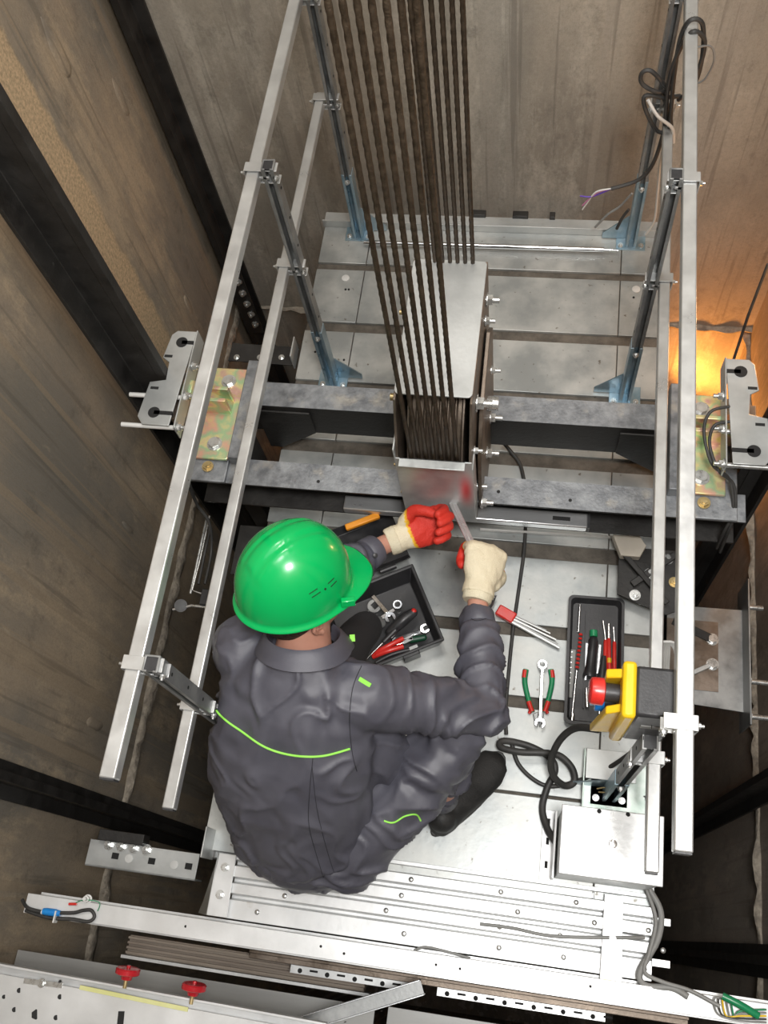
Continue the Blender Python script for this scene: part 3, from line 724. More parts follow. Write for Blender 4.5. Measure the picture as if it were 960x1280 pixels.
sb = MB().b2((-1.18, -.216, -.56), (-.40, -.157, -.52))
for k in range(4): sb.b2((-1.18, -.212 + k * .0145, -.52), (-.40, -.204 + k * .0145, -.505))
obj('ribbed_strip', sb, wood, t, .001); obj('edge_strip', MB().b2((-1.19, -.226, -.55), (-.38, -.217, -.50)), white, t)
for k, (xa, xb) in enumerate(((-.62, -.24), (-.17, .32))):
    t = thing('perforated_rail', ['white perforated track under the front rail, left of the door bar tip', 'white perforated track under the front rail, right of the door bar tip'][k], 'perforated rail', ((xa + xb) / 2, -.185, -.42), 'perforated door tracks')
    obj('strip', MB().b2((xa, -.188, -.42), (xb, -.165, -.415)), white, t)
    hb = MB(); x = xa + .03
    while x < xb - .02:
        hb.cyl((x, -.179, -.4155), (x, -.179, -.4140), .007, 16); hb.b2((x + .03, -.178, -.4155), (x + .055, -.172, -.414)); x += .085
    obj('hole', hb, dark, t)
tag(obj('dark_track', MB().b2((-.75, -.165, -.46), (.55, -.135, -.40)).b2((-.75, -.15, -.40), (.55, -.14, -.385)), brownp, bevel=.002), 'dark greasy track running under the long front rail', 'track')

# ================================================================== WALL BRACKETS
t = thing('rail_bracket', 'grey perforated bracket fixing the front left rail to the shaft wall', 'bracket', (-1.2, .08, -.62), 'guide rail brackets')
obj('plate', MB().b2((-1.40, .030, -.62), (-1.01, .036, -.54)).b2((-1.40, .030, -.545), (-1.01, .115, -.54)), galv, t, .001)
obj('rail_clip', MB().b2((-1.36, .115, -.56), (-1.20, .150, -.50)), webm, t, .002)
for k in range(4): obj('nut', MB().bolt((-1.33 + k * .045, .105, -.54), (0, 0, 1), .013, .016, .012), boltm, t)
hb = MB()
for x in (-1.30, -1.17, -1.04): hb.b2((x - .012, .062, -.5405), (x + .012, .082, -.5385))
obj('square_hole', hb, dark, t)
for x in (-1.25, -1.09): obj('round_plug', MB().lathe((x, .07, -.54), (0, 0, 1), [(-.001, .014), (.003, .014), (.004, .01)]), whitec, t)
t = thing('rail_bracket', 'large grey angle bracket bolted to the right wall under the right handrail', 'bracket', (.68, .98, -.62), 'guide rail brackets')
obj('plate', MB().prism([(.50, 1.16, -.60), (.76, 1.165, -.60), (.76, .80, -.60), (.50, .815, -.60)], (0, 0, .006)), zincd, t, .001)
obj('upright', MB().b2((.757, .74, -.66), (.763, 1.25, -.50)), zincd, t, .001)
obj('inset', MB().b2((.50, .86, -.594), (.675, 1.11, -.590)), brownp, t)
obj('bolt', MB().bolt((.655, 1.045, -.590), (0, 0, 1), .016, .012, .0), boltm, t)
obj('bolt', MB().bolt((.655, .955, -.590), (0, 0, 1), .016, .012, .0), boltm, t)
obj('link', MB().bar((.655, .955, -.583), (.575, .91, -.583), .016, .008), galv, t, .002)
obj('link', MB().bar((.655, 1.045, -.586), (.52, 1.10, -.586), .03, .006), webm, t, .002)
for y, z in ((.78, -.56), (.90, -.56), (1.18, -.60)): obj('anchor_bolt', MB().cyl((.762, y, z), (.83, y, z), .009, 12).bolt((.763, y, z), (1, 0, 0), .015, .01, 0), boltm, t)
t = thing('rail_fishplate', 'dark drilled joint plate on the counterweight rail behind the left handrail', 'joint plate', (-1.4, 2.6, -.9))
zf = -.62
p0 = V((-1.44, 2.63, -1.15))
obj('plate', MB().b2((-1.50, 2.625, -1.20), (-1.415, 2.635, -.72)), webm, t, .001)
for k in range(5): obj('bolt', MB().bolt((-1.44, 2.625, -.78 - k * .085), (0, -1, 0), .014, .01, .008), boltm, t)
q = at(300, 440, -.35)
t = thing('switch_bracket', 'dark slotted bracket plate beside the left side of the roof, behind the rear beam', 'bracket', at(330, 452, -.05))
a, b = at(288, 440, -.05), at(372, 446, -.05)
obj('plate', MB().bar(a, b, .075, .005), webm, t, .001)
obj('upstand', MB().b2((b.x - .004, b.y - .05, -.05), (b.x, b.y + .03, .03)), galv, t)
for x in (296, 325, 352): p = at(x, 447, -.046); obj('screw', MB().bolt(p, (0, 0, 1), .008, .005, .004), boltm, t)

# ================================================================== STUFF AROUND THE BEAM
t = thing('spirit_level', 'silver aluminium profile lying in the front beam channel behind the gloves', 'aluminium bar', (-.1, 1.12, .155))
a, b = V((-.56, 1.122, .172)), V((.158, 1.122, .172))
obj('bar', MB().bar(a, b, .046, .030), alu, t, .004)
obj('end_cap', MB().bar(b, b + V((.006, 0, 0)), .044, .028), blackp, t)
obj('vial_slot', MB().bar(b - V((.10, .0, -.0152)), b - V((.05, .0, -.0152)), .012, .002), dark, t)
t = thing('safety_gear', 'black linkage plates and rollers hanging under the right end of the front beam', 'linkage', (.40, 1.06, -.05))
obj('plate', MB().prism([(.26, 1.10, .06), (.46, 1.10, .06), (.46, .93, .06), (.40, .90, .06), (.26, .95, .06)], (0, 0, .006)), webm, t, .001)
obj('lever', MB().bar((.30, .98, .075), (.42, 1.08, .085), .02, .01), webm, t, .002)
obj('lever', MB().bar((.27, 1.07, .09), (.40, .93, .08), .016, .008), webm, t, .002)
for x, y in ((.35, 1.02), (.42, 1.00), (.31, .95), (.40, 1.07), (.44, .95)): obj('bolt', MB().bolt((x, y, .068), (0, 0, 1), .012, .01, .008), brass if x > .4 else boltm, t)
p = at(797, 720, .04); obj('eye', MB().lathe(p, (0, .3, 1), [(0, .018), (.008, .018), (.010, .009), (.02, .009)]), chrome, t); obj('pin', MB().cyl(at(800, 736, .02), at(801, 755, .02), .0055, 12), chrome, t)
obj('cream_guard', MB().prism([at(766, 668, .10), at(800, 670, .10), at(808, 682, .10), at(800, 696, .10), at(776, 694, .10)], (0, 0, -.03)), mat('cream_plastic', (.55, .50, .42), (.63, .58, .5), .5), t, .002)
t = thing('safety_gear', 'dark linkage under the left end of the front beam, with small brass nuts', 'linkage', (-.85, 1.06, -.05))
obj('plate', MB().prism([(-.93, 1.10, -.02), (-.74, 1.10, -.02), (-.74, .93, -.02), (-.93, .93, -.02)], (0, 0, .006)), webm, t, .001)
for x, y in ((-.80, 1.05), (-.86, 1.03), (-.79, .98), (-.83, .95)): obj('bolt', MB().bolt((x, y, -.012), (0, 0, 1), .013, .012, .008), brass, t)
t = thing('switch_rod', 'bent wire rod and roller switch hanging beside the left handrail', 'switch rod', (-.95, .95, -.3))
cable('rod', [(262, 645, .02), (250, 700, .02), (240, 738, .02), (252, 742, .02), (266, 740, .02)], .003, boltm, '', parent=t, sm=1)
cable('rod', [(216, 762, .02), (240, 757, .02), (266, 760, .02)], .0045, boltm, '', parent=t, sm=1)
obj('switch_body', MB().box(at(259, 748, .02), (.035, .05, .03)), blackp, t, .002)
obj('roller', MB().cyl(at(226, 757, .015), at(226, 757, .030), .02, 20), blackr, t)
obj('down_rod', MB().cyl(at(258, 650, -.02), at(238, 742, -.02), .004, 8), boltm, t)
for k, d in enumerate((0, 8)):
    cable('sensor_cable', [(236, 600 + d, .25), (246, 630, .15), (262, 655, .08), (264 - d, 690, .02), (256 - d, 730, .02)], .0045, blackr, ['black cable looping down from the left end of the beam to the switch', 'second black cable beside it, lying closer to the handrail tube'][k], group='black cables at the left beam end')
for k, pts in enumerate(([(912, 508, .46), (888, 515, .46), (880, 540, .43), (890, 580, .40), (912, 600, .36), (916, 640, .30), (905, 665, .24), (896, 685, .1)], [(912, 527, .45), (893, 532, .45), (887, 555, .42), (898, 588, .39), (917, 606, .35), (919, 640, .30), (910, 665, .24), (900, 690, .1)])):
    cable('sensor_wire', pts, .0045, blackr, ['outer black wire looping over the right guide shoe', 'inner black wire looping over the right guide shoe'][k], group='black sensor wires at the right guide shoe')
t = cable('steel_cable', [(960, 330, .4), (935, 395, .2), (903, 492, -.1)], .0045, blackr, 'thin dark governor rope slanting across the orange lit corner', 'rope', sm=1)
cable('black_cable', [(628, 552, .03), (640, 566, .015), (650, 580, .01), (655, 600, .01)], .006, blackr, 'short black cable running between the beams right of the pulley')
cable('black_cable', [(657, 655, .008), (655, 690, .006), (648, 740, .006), (641, 790, .006), (635, 850, .006), (632, 890, .008), (633, 918, .012)], .0055, blackr, 'thin black cable running straight down the roof from the beam')
tag(obj('white_strip', MB().bar(at(600, 662, .01), at(765, 672, .01), .006, .012), whitec), 'thin white strip lying on the roof below the front beam', 'strip')
wc = thing('white_wire_coil', 'coil of white wire hanging inside the right handrail above the stop box', 'wire', at(835, 830, .3))
for k in range(6): cable('strand', [(820 + k * 3, 848, .45), (824 + k * 2.5, 812, .56), (830 + k * 1.5, 802, .595), (843 + k, 812, .56), (847 - k * .4, 850, .45)], .003, whitec, '', parent=wc)

# wires tied at the top of the right rear post
wb = thing('cable_tangle', 'tangle of black cables with bare ends tied on the right rear handrail post', 'cable', (.27, 2.25, .9))
def wc2(pts, r, m): return obj('cable', MB().tube([atY(*p) for p in pts], r, 9, 6), m, wb)
yy = 2.20
wc2([(833, 205, yy), (838, 150, yy - .03), (842, 100, yy - .05), (850, 50, yy - .06), (862, 26, yy - .08), (878, 30, yy - .07), (878, 70, yy - .05), (868, 105, yy - .03), (848, 125, yy)], .006, blackr)
wc2([(830, 180, yy), (835, 110, yy - .04), (846, 70, yy - .06), (865, 40, yy - .09), (881, 52, yy - .07), (872, 90, yy - .05), (856, 118, yy - .02)], .006, blackr)
wc2([(840, 110, yy), (822, 115, yy - .03), (803, 105, yy - .03), (802, 92, yy - .03), (812, 88, yy - .03), (824, 98, yy - .03), (835, 112, yy - .02)], .006, blackr)
wc2([(850, 120, yy), (830, 122, yy - .02), (806, 120, yy - .03), (808, 140, yy - .03), (822, 164, yy - .03), (838, 162, yy - .02), (836, 140, yy), (826, 115, yy)], .006, blackr)
wc2([(832, 112, yy), (834, 140, yy - .01), (828, 170, yy - .02), (816, 205, yy - .04), (798, 225, yy - .05), (764, 236, yy - .06)], .006, blackr)
wc2([(764, 236, yy - .06), (748, 240, yy - .06), (735, 250, yy - .06), (728, 257, yy - .06)], .0025, mat('pink_wire', (.5, .2, .35), None, .5))
wc2([(764, 236, yy - .06), (750, 242, yy - .06), (738, 246, yy - .06), (725, 245, yy - .06)], .0025, mat('violet_wire', (.12, .06, .4), None, .5))
wc2([(764, 236, yy - .06), (745, 240, yy - .06), (733, 255, yy - .06), (728, 262, yy - .06)], .0025, whitec)
wc2([(843, 118, yy), (838, 150, yy - .02), (826, 200, yy - .02), (822, 240, yy - .03), (818, 275, yy - .02), (807, 293, yy - .02)], .004, whitec)
wc2([(810, 125, yy - .04), (822, 145, yy - .05), (840, 160, yy - .05), (842, 178, yy - .04)], .005, whitec)
wc2([(790, 242, yy), (775, 258, yy + .01), (760, 268, yy + .01), (744, 284, yy + .02)], .004, greyc)
wc2([(786, 262, yy), (778, 272, yy + .01), (771, 286, yy + .01)], .005, blackr)
wc2([(868, 60, yy - .1), (888, 58, yy - .06), (893, 75, yy - .05), (882, 98, yy - .03), (870, 105, yy - .02)], .003, greyc)

# ================================================================== JUNCTION BOX
jb = thing('junction_box', 'square bright sheet steel box on the front right corner of the roof', 'box', (.25, .235, 0))
obj('box_body', MB().b2((.131, .158, 0), (.369, .312, .262)), galv, jb, .002)
obj('box_lid', MB().b2((.128, .155, .262), (.373, .317, .271)), white, jb, .002)
hb = MB()
for x, y in ((749, 1014), (785, 1018)): hb.cyl(at(x, y, .2705), at(x, y, .2718), .0055, 16)
obj('round_hole', hb, dark, jb)
p = at(766, 1055, .271); obj('quarter_turn_lock', MB().lathe(p, (0, 0, 1), [(0, .010), (.003, .010), (.004, .007)]).box(p + V((0, 0, .004)), (.003, .034, .002)), chrome, jb)
obj('side_strap', MB().b2((.092, .150, 0), (.125, .33, .006)).b2((.120, .152, 0), (.126, .32, .10)), white, jb, .001)
for y in (.18, .24, .29): obj('slot_hole', MB().b2((.104, y, .006), (.112, y + .018, .0066)), dark, jb)
pa = thing('mounting_frame', 'zinc bracket frame at the foot of the stop box post behind the junction box', 'bracket', (.26, .41, 0))
obj('base_angle', MB().b2((.19, .33, .0), (.194, .50, .055)).b2((.194, .33, .0), (.37, .50, .004)), greenz, pa, .001)
obj('clear_plate', MB().b2((.196, .42, .055), (.33, .50, .058)), galv, pa, .001)
obj('brass_clip', MB().tube([at(746, 986, .08), at(760, 984, .08), at(760, 990, .08), at(748, 990, .08)], .002, 8, 2), brass, pa)
obj('side_rod', MB().cyl((.345, .37, .2), (.345, .48, .2), .005, 10).bolt((.345, .37, .2), (0, -1, 0), .010, .008, .0), boltm, pa)

# ================================================================== STOP BOX
sx = thing('stop_box', 'yellow and black emergency stop box with red mushroom button on the right handrail', 'stop switch', (.26, .45, .80))
z1, z0_ = .955, .73
def rb(x0, x1, a, b, c, d): return MB().b2((x0, a, c), (x1, b, d))
obj('black_housing', rb(.214, .296, .402, .498, z0_, z1), blackp, sx, .007)
obj('yellow_cover', rb(.190, .216, .396, .504, z0_ - .006, z1 + .006), yellowp, sx, .007)
obj('button_shroud', MB().prism([(.194, .412, z1 - .02), (.194, .412, z0_ + .0), (.150, .408, z0_ + .01), (.165, .408, z1 - .04)], (0, .016, 0)).prism([(.194, .474, z1 - .01), (.194, .474, z0_ + .02), (.168, .474, z0_ + .04), (.162, .474, z1 - .025)], (0, .018, 0)), yellowp, sx, .003)
bp_ = V((.192, .452, .905)); ax = V((-1, 0, .06)).normalized()
obj('button_neck', MB().cyl(bp_, bp_ + ax * .035, .018, 24), blackp, sx, .001)
obj('mushroom_button', MB().lathe(bp_ + ax * .030, ax, [(0, .020), (.003, .0265), (.020, .0265), (.026, .025), (.029, .020)], 36), redp, sx)
obj('rotary_neck', MB().cyl((.192, .45, .84), (.165, .45, .84), .016, 18), blackp, sx, .001)
obj('blue_rotary_switch', MB().cyl((.168, .45, .84), (.150, .45, .84), .021, 18).b2((.142, .444, .815), (.152, .456, .865)), bluep, sx, .001)
obj('side_label', MB().b2((.235, .4005, .86), (.275, .402, .88)), greyc, sx)
obj('mounting_arm', MB().b2((.285, .43, .90), (.31, .455, .915)), zinc, sx, .001)
obj('cable_gland', MB().cyl((.215, .44, .80), (.210, .44, .765), .014, 16), blackp, sx)

# thick black cable looping from the stop box over the floor
cable('thick_cable', [(748, 912, .30), (720, 910, .26), (700, 925, .20), (689, 950, .12), (692, 970, .07), (706, 982, .03), (718, 977, .02), (715, 960, .03), (700, 945, .04), (680, 941, .05), (650, 940, .05), (626, 934, .04), (630, 926, .03), (660, 932, .02), (686, 946, .012), (694, 962, .012), (684, 985, .012), (678, 1010, .015), (684, 1035, .03), (694, 1052, .05)], .0095, blackr, 'thick black cable coiled loosely on the roof beside the stop box', n=14, sm=8)
cable('thick_cable', [(640, 930, .010), (648, 955, .008), (668, 975, .008), (690, 983, .008), (722, 976, .012), (760, 960, .05), (790, 940, .12)], .006, blackr, 'thinner black cable passing under the coil towards the stop box')

# ================================================================== TOOL TRAY
TZ = .032
TL, TR_, BR, BL = at(711, 743, TZ), at(781, 748, TZ), at(769, 908, TZ), at(701, 903, TZ)
U = (TR_ - TL).normalized(); Wd = (TR_ - TL).length; Dn = V((U.y, -U.x, 0)); Ht = (BL - TL).length
def T(u, v, z=0): return TL + U * u + Dn * v + V((0, 0, z - TZ))    # u right, v down the tray
tt = thing('tool_tray', 'long black plastic tool tray lying on the roof right of the pliers', 'tool tray', T(Wd / 2, Ht / 2))
def rrect(u0, v0, u1, v1, r, z):
    out = []
    for cu, cv, a0 in ((u0 + r, v0 + r, 180), (u1 - r, v0 + r, 270), (u1 - r, v1 - r, 0), (u0 + r, v1 - r, 90)):
        for k in range(5):
            a = R(a0 + k * 22.5); out.append(T(cu + r * math.cos(a), cv + r * math.sin(a), z))
    return out
def tray(mb, inset, r, w_, zt, zb):
    n = 20; L_ = [rrect(w_, w_, Wd - w_, Ht - w_, r, zb), rrect(0, 0, Wd, Ht, r, zt - .004), rrect(0, 0, Wd, Ht, r, zt), rrect(.008, .008, Wd - .008, Ht - .008, r * .8, zt), rrect(.016, .016, Wd - .016, Ht - .016, r * .7, zb + .004)]
    vs = [p for l in L_ for p in l]
    fs = [(i * n + j, i * n + (j + 1) % n, (i + 1) * n + (j + 1) % n, (i + 1) * n + j) for i in range(4) for j in range(n)]
    fs += [tuple(range(n)), tuple(range(4 * n, 5 * n))]
    return mb.raw(vs, fs)
obj('tray_body', tray(MB(), 0, .016, .006, TZ, .001), blackp, tt)
obj('divider', MB().prism([T(.052, .04, .006), T(.055, .04, .006), T(.055, .33, .006), T(.052, .33, .006)], (0, 0, .008)), blackp, tt)
def toolthing(name, label, cat, p, group='tools in the black tray'): return thing(name, label, cat, p, group)
def shaft(a, b, r, m, name, par, n=12): return obj(name, MB().cyl(a, b, r, n), m, par)
zt = .016
def TP(x, y, z=zt): return at(x, y, z)
t = toolthing('bit_driver', 'slim chrome driver with red spiral sleeve in the tray, leftmost upright tool', 'screwdriver', TP(722, 800))
shaft(TP(725, 756), TP(723, 790), .0035, chrome, 'shaft', t)
sp = MB(); a, b = TP(726, 792), TP(721, 838)
for k in range(9): sp.lathe(a.lerp(b, k / 9), b - a, [(0, .0045), (.003, .0065), (.006, .0045)], 12)
obj('red_spiral', sp, redp, t); shaft(TP(721, 838), TP(715, 895), .003, chrome, 'rod', t); shaft(TP(716, 892), TP(715, 901), .006, chrome, 'socket_end', t)
t = toolthing('bit_holder', 'clear strip of small bits lying along the left edge of the tray', 'bit set', TP(713, 840))
obj('strip', MB().bar(TP(716, 812, .010), TP(711, 872, .010), .018, .004), greyc, t, .001)
for k in range(9): obj('bit', MB().cyl(TP(716 - k * .6, 815 + k * 6.5, .013), TP(711 - k * .6 + 3, 815 + k * 6.5, .013), .0022, 6), chrome, t)
t = toolthing('ratchet_handle', 'black handled driver with green end cap in the middle of the tray', 'screwdriver', TP(738, 820))
obj('handle', MB().lathe(TP(742, 797, .02), TP(736, 855, .02) - TP(742, 797, .02), [(0, .010), (.01, .014), (.05, .013), (.08, .014), (.105, .017), (.115, .020), (.12, .018)], 20), blackp, t)
obj('green_cap', MB().cyl(TP(742, 788, .02), TP(742, 796, .02), .0115, 18), greenp, t, .001)
t = toolthing('chisel_blade', 'flat steel blade lying left of the black handled driver', 'chisel', TP(732, 815)); obj('blade', MB().bar(TP(733, 804, .008), TP(731, 850, .008), .008, .003), chrome, t)
t = toolthing('chisel_blade', 'flat steel blade lying right of the black handled driver', 'chisel', TP(749, 820)); obj('blade', MB().bar(TP(750, 806, .008), TP(747, 842, .008), .006, .003), chrome, t)
for k, (x0, y0, x1, y1) in enumerate(((754, 776, 757, 800), (761, 780, 761, 798), (767, 784, 768, 802))):
    t = toolthing('precision_screwdriver', ['slim screwdriver with red handle, leftmost of the red ones in the tray', 'thick tipped red screwdriver, middle of the red ones in the tray', 'slim red screwdriver nearest the right edge of the tray'][k], 'screwdriver', TP(x1, y1))
    shaft(TP(x0, y0), TP(x1, y1), .0028 if k != 1 else .005, chrome, 'shaft', t); e = (756, 845) if k == 0 else (762, 848) if k == 1 else (768, 848)
    obj('handle', MB().lathe(TP(x1, y1), TP(*e) - TP(x1, y1), [(0, .004), (.004, .0058), (.06, .0058), (.09, .0068), (.1, .005)], 14), redp, t)
    obj('yellow_band', MB().cyl(TP(x1, y1).lerp(TP(*e), .5), TP(x1, y1).lerp(TP(*e), .62), .0066, 14), yellowp if k == 1 else redp, t)
t = toolthing('black_screwdriver', 'screwdriver with tapered black handle beside the stop button', 'screwdriver', TP(754, 840)); obj('handle', MB().lathe(TP(755, 820, .022), TP(751, 862, .022) - TP(755, 820, .022), [(0, .006), (.02, .009), (.07, .014), (.09, .013)], 18), blackp, t); shaft(TP(751, 862, .02), TP(749, 895, .02), .004, chrome, 'shaft', t)
t = toolthing('socket_adapter', 'small chrome socket adapter lying near the bottom of the tray', 'socket', TP(734, 872)); obj('body', MB().lathe(TP(733, 860), TP(734, 885) - TP(733, 860), [(0, .003), (.012, .003), (.013, .006), (.02, .006), (.021, .0045), (.055, .0055)], 14), chrome, t)

# ================================================================== PLIERS, WRENCH, HEX KEYS ON THE ROOF
pl = thing('pliers', 'green and red handled pliers lying open on the roof under a wrench', 'pliers', at(673, 870))
for s in (-1, 1):
    pts = [(673 + s * 7, 890), (673 + s * 13, 872), (673 + s * 17, 852), (673 + s * 15.5, 837)]
    pp = [at(*p, .010) for p in pts]
    obj('handle', MB().tube(pp, .0075, 12, 5, radii=(.0068, .0082)), greenp, pl)
    for i0, i1 in (((.02, .25)), ((.72, .93))):
        a = spline(pp, 8); n_ = len(a); seg = a[int(i0 * n_):int(i1 * n_) + 1]
        seg = [q + V((s * .0018, 0, .002)) for q in seg]; obj('red_grip', MB().tube(seg, .0072, 12, 0), redp, pl)
    obj('red_guard', MB().tube([at(673 + s * 8, 886, .010), at(673 + s * 12, 892, .010)], .0072, 10, 0, radii=(.008, .004)), redp, pl)
    obj('jaw', MB().prism([at(673 - s * 0, 890, .004), at(673 + s * 7, 893, .004), at(673 + s * 5, 903, .004), at(673 + s * 1, 910, .004), at(673 + s * 0.5, 900, .004)], (0, 0, .010)), zincd, pl, .002)
wr = thing('combination_wrench', 'chrome ratchet combination wrench lying on top of the pliers', 'wrench', at(677, 870))
ri = at(678, 831, .024); ro = at(675, 904, .024)
def ring(mb, c, r1, r2, h, n=28):
    vs = []; 
    for (r, z) in ((r1, -h), (r2, -h), (r2, h), (r1, h)):
        for i in range(n): q = 2 * math.pi * i / n; vs.append(c + V((r * math.cos(q), r * math.sin(q), z)))
    fs = [(k * n + j, k * n + (j + 1) % n, ((k + 1) % 4) * n + (j + 1) % n, ((k + 1) % 4) * n + j) for k in range(4) for j in range(n)]
    return mb.raw(vs, fs)
obj('ring_end', ring(MB(), ri, .0075, .0145, .0055), chrome, wr, .001)
d = (ro - ri).normalized(); obj('shank', MB().bar(ri + d * .013, ro - d * .010, .0095, .006), chrome, wr, .0015)
def openend(mb, c, d, r, w_, h):
    s = V((-d.y, d.x, 0)); out = []
    for k in range(19):
        a = R(35 + k * 290 / 18); out.append(c + d * (r * math.cos(a)) + s * (r * math.sin(a)))
    out += [c + d * (r * .62) - s * w_, c - d * (r * .25) - s * w_, c - d * (r * .25) + s * w_, c + d * (r * .62) + s * w_]
    return mb.prism([p - V((0, 0, h)) for p in out], (0, 0, 2 * h))
obj('open_end', openend(MB(), ro, (d + V((-.25, 0, 0))).normalized(), .0155, .0065, .004), chrome, wr, .001)
hk = thing('hex_key_set', 'fan of steel hex keys in a red holder beside the sleeve', 'hex keys', at(650, 780))
obj('red_holder', MB().bar(at(622, 762, .018), at(643, 774, .018), .034, .022), redp, hk, .004)
for k in range(6):
    a = at(628 + k * .6, 762 + k * 2.2, .020 + .002 * (k % 2)); e = [(683, 788), (688, 792), (692, 799), (695, 800), (697, 806), (699, 810)][k]
    obj('hex_key', MB().cyl(a, at(e[0], e[1], .014), .0022 + .0005 * k, 6), zinc if k % 2 else zincd, hk)
    b0 = at(616 - k * 1.0, 756 + k * 1.2, .02); obj('bent_end', MB().cyl(b0, b0 + V((.008, .028, .012)), .0022 + .0004 * k, 6), blackp if k % 2 else zincd, hk)
# ================================================================== TOOLBOX
BZ = .085
A_, B_, C_ = at(516, 704, BZ), at(556, 800, BZ), at(448, 836, BZ)
e1 = (B_ - A_); L1 = e1.length; e1.normalize(); e2 = V((-e1.y, e1.x, 0)); e2 = e2 if e2.dot(C_ - B_) > 0 else -e2; L2 = .31
def TB(u, v, z): return A_ + e1 * u + e2 * v + V((0, 0, z - BZ))
tb = thing('toolbox', 'open black plastic toolbox full of tools under the mechanic', 'toolbox', TB(L1 / 2, L2 / 2, 0))
def q4(a, b, c, d, z): return [TB(a, b, z), TB(c, b, z), TB(c, d, z), TB(a, d, z)]
def boxtray(mb, L_, W_, zt, zb, t=.010, ins=.015):
    l = [q4(ins, ins, L_ - ins, W_ - ins, zb), q4(0, 0, L_, W_, zt), q4(t, t, L_ - t, W_ - t, zt), q4(ins + t, ins + t, L_ - ins - t, W_ - ins - t, zb + .006)]
    vs = [p for k in l for p in k]
    return mb.raw(vs, [(i * 4 + j, i * 4 + (j + 1) % 4, i * 4 + 4 + (j + 1) % 4, i * 4 + 4 + j) for i in range(3) for j in range(4)] + [(0, 1, 2, 3), (12, 13, 14, 15)])
obj('box_tray', boxtray(MB(), L1, L2, BZ, .002), blackp, tb, .003)
obj('latch', MB().bar(TB(L1 + .003, .08, .06), TB(L1 + .003, .13, .06), .010, .045), blackp, tb, .002)
# lid folded back behind, resting against the beam side
def lid(mb):
    vs = []
    for (u, v) in ((-.015, 0), (-.015, L2)):
        for (du, z, ) in ((0, .10), (-.02, .075), (-.17, .055), (-.185, .085)): vs.append(TB(u + du, v, z))
    vs += [p - V((0, 0, .006)) for p in vs]
    f = []
    for k in range(3): f += [(k, k + 1, k + 5, k + 4), (8 + k, 12 + k, 13 + k, 9 + k)]
    f += [(0, 4, 12, 8), (3, 11, 15, 7), (0, 8, 9, 1), (1, 9, 10, 2), (2, 10, 11, 3), (4, 5, 13, 12), (5, 6, 14, 13), (6, 7, 15, 14)]
    return mb.raw(vs, f)
obj('lid', lid(MB()), blackp, tb, .002)
for v in (.05, .24): obj('hinge', MB().cyl(TB(-.008, v, .095), TB(-.008, v + .05, .095), .008, 12), blackp, tb)
tag(obj('orange_handle_saw', MB().bar(at(432, 660, .16), at(474, 644, .16), .020, .016), orangep, bevel=.004), 'orange handled tool lying in the open lid behind the helmet', 'tool')
def tbt(name, label, cat, p): return thing(name, label, cat, p, 'loose tools in the toolbox')
z = .045
t = tbt('ring_wrench', 'steel wrench with a ring end near the top of the toolbox', 'wrench', at(497, 757, z)); obj('ring', ring(MB(), at(497, 756, z + .012), .008, .0145, .005), chrome, t, .001); obj('shank', MB().bar(at(493, 762, z + .012), at(462, 782, z + .006), .011, .006), chrome, t, .001)
t = tbt('open_wrench', 'bright open ended wrench at the right side of the toolbox', 'wrench', at(530, 787, z)); dd = (at(533, 782, z) - at(515, 792, z)).normalized(); obj('jaw', openend(MB(), at(531, 786, z + .012), dd, .0145, .006, .004), chrome, t, .001); obj('shank', MB().bar(at(526, 790, z + .012), at(490, 800, z + .005), .010, .006), chrome, t, .001)
t = tbt('open_wrench', 'grey open ended wrench in the middle of the toolbox', 'wrench', at(487, 770, z)); obj('jaw', openend(MB(), at(488, 772, z + .016), V((.5, -.8, 0)).normalized(), .0165, .007, .0045), chrome, t, .001); obj('shank', MB().bar(at(484, 766, z + .016), at(466, 745, z + .01), .012, .007), chrome, t, .001)
t = tbt('socket_ratchet', 'thick chrome ratchet bar lying across the left of the toolbox', 'ratchet', at(460, 790, z)); obj('bar', MB().cyl(at(447, 797, z), at(474, 779, z + .012), .011, 18), chrome, t, .001); obj('head', MB().cyl(at(472, 780, z + .005), at(476, 777, z + .02), .018, 20), zincd, t, .002)
t = tbt('power_grip', 'black rubber grip with a red end lying over the wrenches', 'tool handle', at(505, 780, z)); obj('grip', MB().limb([(at(488, 790, z + .01), .014), (at(503, 776, z + .022), .018), (at(516, 766, z + .024), .014)], 16), blackp, t); obj('red_end', MB().ell(at(517, 764, z + .030), (.009, .009, .009)), redp, t)
t = tbt('red_pliers', 'red handled pliers near the bottom of the toolbox', 'pliers', at(490, 808, z))
for k in (0, 1):
    obj('handle', MB().tube([at(466, 818 + k * 3, z), at(484, 808 + k * 6, z + .012), at(504, 798 + k * 10, z + .006)], .0075, 12, 5), redp, t)
    obj('jaw', MB().bar(at(504, 798 + k * 6, z + .006), at(516, 798, z + .006), .010, .008), zincd, t, .001)
t = tbt('long_screwdriver', 'thin screwdriver pointing down left across the toolbox', 'screwdriver', at(465, 812, z)); obj('shaft', MB().cyl(at(456, 826, z + .02), at(480, 802, z + .02), .0025, 10), chrome, t); obj('handle', MB().limb([(at(480, 802, z + .02), .007), (at(494, 788, z + .018), .010)], 14), blackp, t)
t = tbt('green_screwdriver', 'screwdriver with dark green handle in the lower right of the toolbox', 'screwdriver', at(525, 797, z)); obj('handle', MB().limb([(at(514, 800, z), .010), (at(530, 797, z), .009)], 14), mat('dark_green_plastic', (.01, .06, .03), None, .4), t); obj('shaft', MB().cyl(at(514, 800, z), at(496, 806, z), .003, 10), chrome, t)
